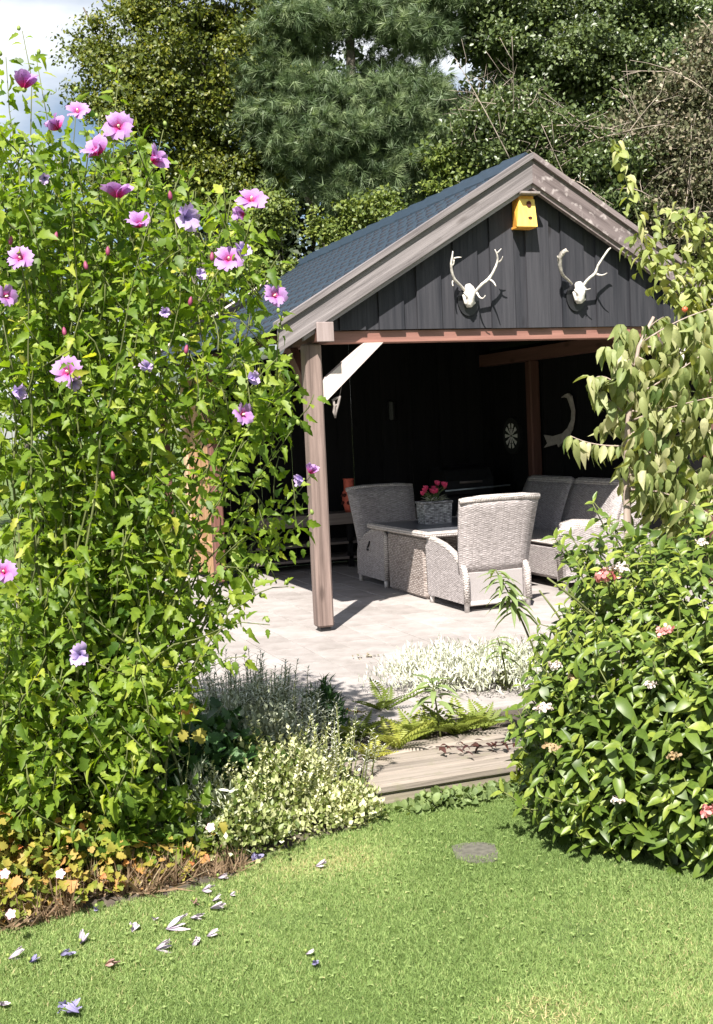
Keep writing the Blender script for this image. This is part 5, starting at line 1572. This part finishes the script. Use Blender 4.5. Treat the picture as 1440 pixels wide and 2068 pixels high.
# broad-leaved weed and leaning sprig
def rosette_plant(label, base, tip, nl, L, mat, droop=.2, name='broadleaf_weed'):
    base, tip = np.array(base, float), np.array(tip, float)
    t = thing(name, label, 'plant', base)
    P_ = bez(base, (base + tip) / 2 + np.array([0, 0, .06]), tip, 8)
    MB().tube(P_, list(np.linspace(.006, .003, 8)), 5).build('stem', M['stem'], t, True)
    pos, dirs, ups, siz = [], [], [], []
    for k in range(nl):
        s = .45 + .55 * k / (nl - 1)
        j = min(6, int(s * 7)); p = P_[j] + (P_[j + 1] - P_[j]) * (s * 7 - j)
        a = k * 2.4; side = np.array([math.cos(a), math.sin(a), 0])
        pos.append(p); dirs.append(norm(side + np.array([0, 0, .35 - droop + .5 * (s - .45)]))); ups.append(norm(UP + side * .2)); siz.append(L * (1.1 - .45 * s) * rng.uniform(.85, 1.15))
    pieces('leaf', [half_outline_leaf([(0, 0), (.10, .2), (.13, .45), (.08, .75), (0, 1)], .4, .5)], mat, frames(np.array(dirs), np.array(ups)), np.array(pos), np.array(siz), rng.uniform(.2, .9, nl), t, 60)
    return t
b0 = np.array([*atz(890, 1490, -.02)[:2], -.02])
rosette_plant('soft green weed with long drooping leaves among the ferns', b0, b0 + np.array([-.03, .02, .32]), 16, .20, M['weed'])
b0 = np.array([*atz(1062, 1400, 0)[:2], 0.0])
rosette_plant('leaning narrow leaved sprig before the sunny armchair', at(1085, 1330, 5.9), at(1000, 1150, 5.75), 34, .15, M['weed'], .5, 'milkweed_sprig')
rosette_plant('small narrow leaved tuft over the silvery mound', at(1025, 1385, 5.9), at(1005, 1290, 5.8), 14, .12, M['weed'], .3, 'milkweed_sprig')
# creeper over the step, the shadow on its leaves put into their colour
cr = thing('dark_creeper', 'creeper with leaves coloured shadow dark lying over the timber step', 'plant', (*atz(970, 1515, 0)[:2], -.02))
pos, dirs, ups = [], [], []
for k in range(34):
    t_ = k / 33
    p = atz(890 + 150 * t_, 1516 - 6 * t_ + rng.normal(0, 4), 0.0) + np.array([0, 0, .02])
    pos.append(p); dirs.append(norm(np.array([rng.normal(0, .8), rng.normal(-.5, .4), rng.normal(0, .25)]))); ups.append(norm(UP + rng.normal(0, .3, 3)))
pieces('leaf', [T_oval], M['creeper'], frames(np.array(dirs), np.array(ups)), np.array(pos), rng.uniform(.03, .06, 34), rng.uniform(0, 1, 34), cr, 60)
MB().tube([atz(u, v, 0.0) + np.array([0, 0, .015]) for u, v in ((880, 1514), (940, 1514), (1000, 1512), (1050, 1506))], .003, 5).build('stem', M['creeper'], cr, True)
# ground cover at the foot of the step
mound('ground_cover', 'leafy green weeds along the foot of the timber step', 'plant', (-0.75, -4.15, -.16), .42, .07, .065, 700, T_round, .02, .045, M['weed'], .4, .3, .4, twigs=6)
mound('seedling_clump', 'young bright leaves at the right end of the step', 'plant', (-0.36, -4.18, -.15), .14, .08, .20, 120, T_round, .04, .08, M['viburnum'], .85, .15, .8, twigs=8)
# dry leaf scrap on the paving and red leaves by the patio edge
def leaf_scrap(name, label, c, r, n, mat, s):
    c = np.array(c, float); t = thing(name, label, 'leaf litter', c)
    pos = c + np.stack([rng.normal(0, r, n), rng.normal(0, r * .4, n), rng.uniform(.004, .02, n)], 1)
    pieces('dry_leaf', [T_oval], mat, frames(norm(rng.normal(0, 1, (n, 3)) * np.array([1, 1, .3])), norm(UP + rng.normal(0, .4, (n, 3)))), pos, rng.uniform(s * .7, s * 1.3, n), rng.uniform(0, 1, n), t, 60)
leaf_scrap('leaf_litter', 'small heap of grey dry leaves on the sunny paving', o_c, .05, 24, M['dryleaf'], .03)
leaf_scrap('leaf_litter', 'orange fallen leaves at the patio edge by the shaded fern', atz(715, 1440, 0.0), .035, 12, M['geranium'], .04)

# ---------------------------------------------------------------- lawn: blades, clover, flat stone, fallen blooms
def in_bed(x, y):
    edge = np.interp(x, [-4.6, -3.6, -2.95, -2.55, -2.09, -1.76, -1.44, -1.20, -1.12], [-5.0, -4.85, -4.70, -4.62, -4.60, -4.38, -4.26, -4.25, -4.10])
    b1 = (x < -1.12) & (y > edge + .07 + .05 * np.sin(x * 23) + .03 * np.sin(x * 61))
    e2 = np.interp(y, [-5.9, -5.65, -5.2, -4.75, -4.30], [.35, .0, -.22, -.32, -.34])
    return b1 | ((x > e2 + .06 + .04 * np.sin(y * 31)) & (y > -5.6)) | (y > -4.07)
N = 760000
x = rng.uniform(-3.7, 0.45, N); y = rng.uniform(-6.9, -4.05, N)
hole = ((x - atz(960, 1722, -.16)[0]) / .085) ** 2 + ((y - atz(960, 1722, -.16)[1]) / .075) ** 2 < 1 + .5 * np.sin(x * 90) * np.sin(y * 70)
bare_c = atz(1090, 2050, -.16)
bare = np.exp(-(((x - bare_c[0]) / .16) ** 2 + ((y - bare_c[1]) / .14) ** 2))
ok = ~in_bed(x, y) & ~hole & (rng.random(N) > bare * .8)
x, y, bare = x[ok], y[ok], bare[ok]
N = len(x)
patchy = np.sin(x * 3.1 + 1.3 * np.sin(y * 2.3)) * np.cos(y * 2.7 + x) * .5 + np.sin(x * 9 + y * 7) * np.sin(y * 11 - x * 4) * .3
z = ground_z(x, y) + .002
T_blade = (np.array([[-.10, 0, 0], [.10, 0, 0], [0, 1, .1]]), np.array([[0, 1, 2]]))
dirs = norm(rng.normal(0, .75, (N, 3)) + UP * .7); dirs[:, 2] = np.abs(dirs[:, 2]) + .1
tint = np.clip(rng.normal(.46, .20, N) + patchy * .10 + bare * .45 + .14 * np.sin(x * 1.7 + 2) * np.sin(y * 1.9 + 1) + .30 * np.exp(-(((x + 1.55) / .30) ** 2 + ((y + 4.55) / .18) ** 2)) + .12 * np.exp(-(((x + .9) / .5) ** 2 + ((y + 6.1) / .5) ** 2)) - .12 * np.exp(-(((x + 1.0) / .35) ** 2 + ((y + 4.9) / .3) ** 2)), 0, .999)
s = rng.uniform(.010, .023, N) * (1 + patchy * .25)
o = cloud_obj('grass', T_blade, frames(dirs, norm(rng.normal(0, 1, (N, 3)))), np.stack([x, y, z], 1), s, tint, M['grass'], None, 'stuff')
o['label'] = 'short mown grass of the lawn'
# far lawn seen between the hibiscus stems
N = 30000
x = rng.uniform(-3.2, 1.4, N); y = rng.uniform(5.2, 12, N)
dirs = norm(rng.normal(0, .5, (N, 3)) + UP * .8); dirs[:, 2] = np.abs(dirs[:, 2])
o = cloud_obj('far_grass', T_needle, frames(dirs, norm(rng.normal(0, 1, (N, 3)))), np.stack([x, y, ground_z(x, y)], 1), np.full(N, .09), np.clip(rng.normal(.55, .15, N), 0, .99), M['grass'], None, 'stuff')
o['label'] = 'grass behind the shelter'
# clover leaves through the lawn
N = 1100
x = rng.uniform(-3.4, 0.2, N); y = rng.uniform(-6.5, -4.2, N); ok = ~in_bed(x, y); x, y = x[ok], y[ok]
N = len(x)
pos = np.repeat(np.stack([x, y, ground_z(x, y) + rng.uniform(.010, .022, N)], 1), 3, 0)
a = np.repeat(rng.uniform(0, 2 * PI, N), 3) + np.tile([0, 2.09, 4.19], N)
o = cloud_obj('clover', T_round, frames(np.stack([np.cos(a), np.sin(a), np.full(3 * N, .15)], 1), norm(np.tile(UP, (3 * N, 1)) + rng.normal(0, .15, (3 * N, 3)))), pos, np.repeat(rng.uniform(.004, .011, N), 3), np.clip(rng.normal(.62, .15, 3 * N), 0, .95), M['grass'], None, 'stuff')
o['label'] = 'clover leaves scattered through the lawn'
# flat stone let into the lawn
sc_ = atz(960, 1722, -.16)
mb = MB()
_o = [atz(u, v, -.15) for u, v in ((912, 1708), (935, 1702), (968, 1700), (998, 1704), (1006, 1722), (1004, 1738), (975, 1742), (945, 1740), (922, 1733))]
mb.prism([(p[0], p[1]) for p in _o], -.18, -.150, 'xy')
setp(mb.build('flat_stone', M['stone']), 'flat grey stone set into the lawn', 'stone')

# fallen hibiscus blooms: rolled-up petals
def fallen(u, v, ln, ang, key, label, fat=.34, clump=1):
    p = atz(u, v, -.15)
    L = .9 * ln / FPX * ((p - CAM) @ CF)
    t = thing('fallen_bloom', label, 'fallen bloom', (p[0], p[1], -.138), 0, 'fallen hibiscus blooms on the lawn')
    a_ = math.radians(-ang)
    w = math.cos(a_) * CR + math.sin(a_) * np.array([CF[0], CF[1], 0])
    th = math.atan2(w[1], w[0])
    for c in range(clump):
        tc = th + c * 1.9
        ax = norm(np.array([math.cos(tc), math.sin(tc), .10 + (.8 if fat > .55 else 0)]))
        B = basis_from(ax, rng.uniform(0, 6))
        off = np.array([0, 0, fat * .10 * L - .004]) - ax * L * .45 + (np.array([rng.normal(0, .012), rng.normal(0, .012), .006 * c]) if clump > 1 else 0)
        for k in range(5):
            al = 2 * PI * k / 5
            q = link('petal', petal_mesh(1.4 if fat < .45 else 1.3, M[key], key), t)
            Rk = np.array([[math.cos(al), -math.sin(al), 0], [math.sin(al), math.cos(al), 0], [0, 0, 1]])
            sq = np.diag([fat * 1.3, fat * 1.3, 1.0])
            tw = rng.normal(.10, .08)
            Tw = np.array([[math.cos(tw), 0, math.sin(tw)], [0, 1, 0], [-math.sin(tw), 0, math.cos(tw)]])
            flat_ = np.eye(3) - .65 * np.outer(UP, UP)
            q.matrix_basis = mat4(flat_ @ B @ sq @ Rk @ Tw, off, L * rng.uniform(.8, 1.1))
    # calyx stub with a green collar
    MB().lathe([(.003, 0), (.006, .004), (.006, .010), (.002, .013)], (-L * .45 * math.cos(th), -L * .45 * math.sin(th), .002), 7).build('calyx', M['calyx'], t, True, local=True)
for a in [
    (650, 1753, 32, 12, 'petal_f', 'pale lilac fallen bloom alone near the cream shrub'),
    (421, 1803, 34, 14, 'petal_f', 'slim whitish fallen bloom nearest the bed edge'),
    (393, 1829, 26, 80, 'petal_b', 'small brown withered bloom below the bed edge'),
    (438, 1821, 24, -30, 'petal_f', 'short lilac bloom just above the overlapping long one'),
    (437, 1840, 36, 24, 'petal_f', 'long mauve bloom right of the brown withered one'),
    (397, 1858, 34, 20, 'petal_f', 'grey mauve bloom between the double one and the long mauve one'),
    (271, 1876, 32, -75, 'petal_f', 'white heart shaped fallen bloom standing up in the grass', .6),
    (314, 1863, 20, 70, 'petal_f', 'very small whitish bloom between heart shaped and broad ones'),
    (357, 1877, 54, -12, 'petal_f', 'broadest lilac fallen bloom in the middle of the scatter', .32),
    (331, 1921, 42, 6, 'petal_f', 'long flat whitish bloom below the broadest one'),
    (398, 1907, 32, -18, 'petal_f', 'pinkish white opened bloom lowest of the right cluster', .6),
    (430, 1893, 30, -14, 'petal_f', 'narrow mauve bloom at the right end of the cluster'),
    (168, 1904, 34, -80, 'petal_f', 'upright grey white bloom left of the heart shaped one', .5),
    (32, 1937, 36, -24, 'petal_f', 'lilac bloom at the far left of the lawn'),
    (69, 1944, 26, -50, 'petal_d', 'crumpled violet grey bloom beside the far left lilac one', .5),
    (135, 1935, 36, 20, 'petal_d', 'dark edged violet bloom below the upright grey white one'),
    (225, 1954, 34, 12, 'petal_b', 'thin brownish pink bloom lowest in the scatter'),
    (637, 1953, 24, 60, 'petal_d', 'dark blue violet bloom alone on the open lawn', .55),
    (626, 1930, 20, -10, 'petal_f', 'tiny pale petal curl beside the dark blue bloom'),
    (6, 2036, 30, 30, 'petal_f', 'pale bloom cut off by the lower left picture corner', .5),
    (141, 2048, 40, 60, 'petal_d', 'ragged clump of withered violet petals at the lower edge', .34, 4),
    (515, 1738, 30, 30, 'petal_d', 'mauve crumpled bloom lying at the foot of the cream shrub', .5, 2),
    (450, 1777, 24, 10, 'petal_f', 'whitish pink bloom half hidden in the bed edge grass', .4),
    (195, 1842, 22, 80, 'petal_d', 'small violet bloom in the taller grass below the dry tangle', .5),
    (470, 1811, 14, 0, 'petal_f', 'tiny white petal between the bed and the open lawn'),
]:
    fallen(*a)

# ---------------------------------------------------------------- trees and hedges behind the shelter
def crown_points(lobes, n, clump_r, per):
    """lobes: (u, v, ru, rv, depth, weight); leaves gathered in clumps near the lobe surfaces"""
    w = np.array([l[2] * l[3] * l[5] for l in lobes], float); w /= w.sum()
    nc = n // per
    pos, out = [], []
    boughs = []
    for (u, v, ru, rv, d, ww) in lobes:
        c = at(u, v, d); R0 = ru / FPX * d; R1 = rv / FPX * d
        nb2 = max(4, int(R0 * R1 * 9))
        boughs.append([])
        for _ in range(nb2):
            q = norm(rng.normal(0, 1, 3)); q[1] = -abs(q[1]) if rng.random() < .7 else q[1]
            o3 = CR * q[0] * R0 + CU * q[2] * R1 + CF * q[1] * min(R0, R1)
            boughs[-1].append((c + o3 * rng.uniform(.55, 1.0), norm(o3), min(R0, R1) * rng.uniform(.22, .42)))
    li = rng.choice(len(lobes), nc, p=w)
    for k in range(nc):
        bc, bo, br_ = boughs[li[k]][rng.integers(0, len(boughs[li[k]]))]
        cc = bc + rng.normal(0, 1, 3) * br_ * np.array([.8, .8, .5])
        r = clump_r * rng.uniform(.5, 1.3)
        pts = rng.normal(0, 1, (per, 3)) * np.array([r, r, r * .5]) * .5
        pos.append(cc + pts); out.append(norm(pts + (cc - bc) * .8 + bo * r * .6))
    return np.concatenate(pos), np.concatenate(out)
def tree(name, label, cat, base_px, depth, lobes, n, leaf, mat, T=T_diamond, clump=.35, per=40, tm=.45, trunk_r=.14, group='trees behind the shelter', limbs=7, zmin=.1, flip=.5, trunk=True):
    b = at(base_px[0], base_px[1], depth); b[2] = -.05
    t = thing(name, label, cat, b, 0, group)
    lobes = [(*l[:4], depth + (l[4] if len(l) > 4 else 0), l[5] if len(l) > 5 else 1) for l in lobes]
    pos, out = crown_points(lobes, n, clump, per)
    ok = pos[:, 2] > zmin
    pos, out = pos[ok], out[ok]; m_ = len(pos)
    dirs = norm(out * .5 + rng.normal(0, .7, (m_, 3)) + np.array([0, 0, -.1])); ups = norm(SUNV * .7 + out * .5 + rng.normal(0, flip, (m_, 3)))
    per_clump = np.repeat(rng.normal(0, .14, m_ // per + 1), per)[:m_]
    tint = np.clip(rng.normal(tm, .2, m_) + per_clump, 0, .99)
    cloud_obj('crown', T, frames(dirs, ups), pos, leaf * rng.uniform(.6, 1.3, m_), tint, mat, t)
    if trunk:
        mb = MB()
        top = at(lobes[0][0], lobes[0][1], lobes[0][4])
        P_ = bez(b, np.array([b[0], b[1], top[2] * .55]), np.array([top[0], top[1], top[2] + (.8 if trunk_r > .1 else -.3)]), 10) + rng.normal(0, .04, (10, 3)) * np.linspace(0, 1, 10)[:, None]
        mb.tube(P_, list(np.linspace(trunk_r, trunk_r * .25, 10)), 8)
        for l in (lobes * 3)[:max(limbs, len(lobes))]:
            e = at(l[0] + rng.normal(0, l[2] * .4), l[1] + rng.normal(0, l[3] * .4), l[4]); j = rng.integers(3, 8)
            s = P_[j]
            mb.tube(bez(s, (s + e) / 2 + np.array([0, 0, .25]), e, 7), list(np.linspace(trunk_r * .4, trunk_r * .08, 7)), 6)
        mb.build('trunk', M['bark'], t, True)
    return t
tree('broadleaf_tree', 'olive green sunlit broadleaf tree left of the pine', 'tree', (450, 700), 17.5,
     [(400, 90, 190, 150, 0, 1), (480, -60, 190, 130), (330, 250, 150, 110), (520, 240, 130, 120), (250, 170, 90, 90, 0, .6), (215, 60, 40, 60, 0, .35), (300, 20, 70, 90, 0, .7), (310, 390, 150, 90), (470, 370, 120, 80), (195, 200, 50, 40, 0, .45), (560, 60, 90, 110), (180, 60, 18, 50, 0, .25), (262, -20, 50, 60, 0, .4)],
     104000, .066, M['tree_olive'], tm=.50, clump=.24)
pine = tree('pine_tree', 'blue green long needled pine tree in the middle', 'tree', (745, 600), 17.0,
     [(700, 110, 150, 130), (610, 160, 100, 110), (760, -40, 170, 100), (640, 300, 110, 110), (760, 300, 130, 110), (720, 420, 110, 70), (850, 190, 80, 70), (880, 290, 70, 70), (900, 20, 70, 70), (820, 400, 90, 60), (560, 90, 50, 60), (560, 230, 50, 60, 0, .7)],
     30000, .175, M['pine'], T=T_tuft, clump=.25, per=12, tm=.6, trunk_r=.2, flip=.8)
tree('ivy_tree', 'dark ivy clad evergreen tree right of the pine', 'tree', (1120, 600), 17.5,
     [(1110, 60, 170, 130), (1260, 90, 130, 130), (1180, 230, 150, 100), (1010, 150, 100, 120), (1330, 20, 80, 100), (1050, -40, 150, 80), (940, 330, 70, 60, 0, .6), (960, 240, 60, 70, 0, .6), (1270, 240, 100, 80), (1120, 300, 60, 40), (1230, 350, 50, 40, -.8, .8), (1150, 390, 50, 40, -.8, .6), (1330, 180, 50, 50), (1400, 300, 30, 30, -1, .5)],
     104000, .070, M['tree_dark'], tm=.55, clump=.21)
tree('dense_hedge', 'sunlit small leaved hedge behind the roof at left', 'hedge', (600, 700), 16.2,
     [(560, 470, 110, 70), (680, 470, 90, 60), (480, 480, 70, 60), (620, 560, 140, 70), (440, 600, 160, 80), (300, 560, 160, 90), (800, 440, 60, 40, 0, .6)],
     46000, .06, M['hedge'], clump=.2, tm=.6, trunk_r=.06)
tree('leafy_bush', 'green bush between brown twigs and the gable peak', 'bush', (950, 700), 16.4,
     [(950, 350, 80, 60), (1000, 280, 70, 60), (920, 420, 70, 50)], 9000, .075, M['hedge'], clump=.2, tm=.5, trunk_r=.05)
# bare brown shrubs: masses of fine twigs with dry leaves
def twig_bush(label, base_px, depth, lobes, n, tm, leafn, nbr=20, lmat='dryleaf'):
    b = at(base_px[0], base_px[1], depth); b[2] = -.05
    t = thing('dry_shrub', label, 'shrub', b, 0, 'dry twiggy shrubs behind the shelter')
    lob = [(*l, depth, 1) for l in lobes]
    pos, out = crown_points([(l[0], l[1], l[2] * .85, l[3] * .8, l[4], 1) for l in lob], n, .5, 10)
    m_ = len(pos)
    d1 = norm(out * .3 + rng.normal(0, .75, (m_, 3)) + UP * .35); d1[:, 2] = np.abs(d1[:, 2]) * .9
    L = rng.uniform(.15, .5, m_)
    sd = norm(np.cross(d1, rng.normal(0, 1, (m_, 3)))); bend = norm(d1 + rng.normal(0, .45, (m_, 3)))
    w = rng.uniform(.002, .0055, m_)[:, None]
    p1 = pos + d1 * L[:, None] * .5; p2 = p1 + bend * L[:, None] * .5
    bb = np.cross(d1, sd)
    V = np.stack([pos + sd * w, pos - sd * .5 * w + bb * .85 * w, pos - sd * .5 * w - bb * .85 * w, p1 + sd * w * .7, p1 - sd * .35 * w + bb * .6 * w, p1 - sd * .35 * w - bb * .6 * w, p2], 1).reshape(-1, 3)
    F = np.array([[0, 1, 4], [0, 4, 3], [1, 2, 5], [1, 5, 4], [2, 0, 3], [2, 3, 5], [3, 4, 6], [4, 5, 6], [5, 3, 6]])
    F = (F[None] + (np.arange(m_) * 7)[:, None, None]).reshape(-1, 3)
    me = raw_mesh('twigs', V - b, F, np.repeat(rng.uniform(0, 1, m_), 9)); me.materials.append(M['twig']); o = link('twigs', me, t); o['kind'] = 'stuff'
    pos, out = crown_points([(l[0], l[1] - 6, l[2] * 1.15, l[3] * 1.2, l[4], 1) for l in lob], leafn, .35, 20); m_ = len(pos)
    cloud_obj('dry_leaves', T_diamond, frames(norm(rng.normal(0, 1, (m_, 3))), norm(rng.normal(0, 1, (m_, 3)) + UP * .5)), pos, rng.uniform(.04, .08, m_), np.clip(rng.normal(tm, .25, m_), 0, .99), M[lmat], t, 'stuff')
    mb = MB()
    for l in lob * 2:
        e = at(l[0] + rng.normal(0, l[2] * .3), l[1], depth)
        mb.tube(bez(b + np.array([rng.normal(0, .3), 0, 0]), (b + e) / 2 + np.array([rng.normal(0, .3), 0, .3]), e, 8), list(np.linspace(.05, .012, 8)), 6)
    mb.build('stem', M['bark'], t, True)
    mb = MB()
    for k in range(nbr):      # long pale bare branches arching through the mass
        l = lob[rng.integers(0, len(lob))]
        p0 = at(l[0] + rng.normal(0, l[2] * .6), l[1] + rng.normal(0, l[3] * .6), depth - rng.uniform(.1, .7))
        dv = norm(CR * rng.normal(0, .8) + UP * rng.uniform(-.2, 1.0) - CF * .2); L_ = rng.uniform(.5, 1.5)
        P_ = bez(p0, p0 + dv * L_ * .5 + np.array([0, 0, .15]), p0 + dv * L_ + rng.normal(0, .2, 3), 7)
        mb.tube(P_, list(np.linspace(.009, .003, 7)), 5)
        for q in range(3):
            j = rng.integers(1, 6); d2 = norm(dv + rng.normal(0, .6, 3))
            mb.tube([P_[j], P_[j] + d2 * .2, P_[j] + d2 * .38 + rng.normal(0, .05, 3)], [.004, .003, .002], 4)
    mb.build('branch', M['twig'], t, True, kind='stuff')
twig_bush('grey brown twiggy shrub filling the upper right', (1380, 700), 16.0, [(1390, 210, 60, 70), (1340, 270, 70, 60), (1270, 330, 80, 60), (1410, 330, 80, 90), (1340, 400, 90, 80), (1430, 450, 70, 100), (1290, 440, 80, 60), (1370, 520, 90, 60), (1450, 150, 50, 70), (1230, 300, 50, 40), (1455, 260, 50, 80)], 1700, .42, 60000, 16)
twig_bush('leafy shrub with a few bare twigs right behind the gable peak', (1130, 700), 15.8, [(1100, 330, 70, 50), (1180, 350, 80, 60), (1210, 430, 70, 60), (1020, 220, 45, 45), (1000, 290, 50, 50), (1070, 270, 50, 45), (1140, 280, 50, 40)], 500, .5, 34000, 9, 'tree_dark')
# second rank, deep in shade, closes the wood
tree('back_tree', 'dark woodland tree far behind the pine and the broadleaf tree', 'tree', (620, 700), 23,
     [(520, 250, 180, 160), (700, 330, 200, 140), (450, 450, 200, 110), (640, 480, 220, 80), (350, 330, 110, 90), (620, 20, 110, 110)], 16000, .17, M['tree_back'], clump=.5)
tree('back_tree', 'dark woodland tree far behind the ivy clad tree', 'tree', (1150, 700), 23,
     [(1080, 150, 190, 150), (1280, 180, 160, 140), (1150, 360, 250, 120), (1380, 400, 120, 140), (960, 330, 110, 150), (1150, -60, 220, 90), (1330, 560, 150, 90)], 18000, .17, M['tree_back'], clump=.5)
tree('conifer', 'bluish conifer top showing at the upper right corner', 'tree', (1425, 600), 21, [(1420, 40, 40, 60), (1440, 120, 50, 60), (1400, -40, 40, 50)], 1600, .28, M['pine'], T=T_tuft, clump=.35, per=10, tm=.9)
tree('far_hedge', 'low dark hedge beyond the lawn behind the hibiscus', 'hedge', (60, 800), 22, [(-60, 560, 200, 120), (120, 560, 170, 100), (280, 620, 160, 110), (60, 720, 260, 130), (300, 760, 200, 110)], 17000, .13, M['hedge'], clump=.4, tm=.35, trunk_r=.08)
tree('side_hedge', 'hedge beyond the right side of the shelter', 'hedge', (1500, 900), 15.5, [(1470, 620, 90, 90), (1500, 760, 120, 120), (1480, 900, 120, 100)], 7000, .09, M['hedge'], clump=.3, tm=.4, trunk_r=.06)
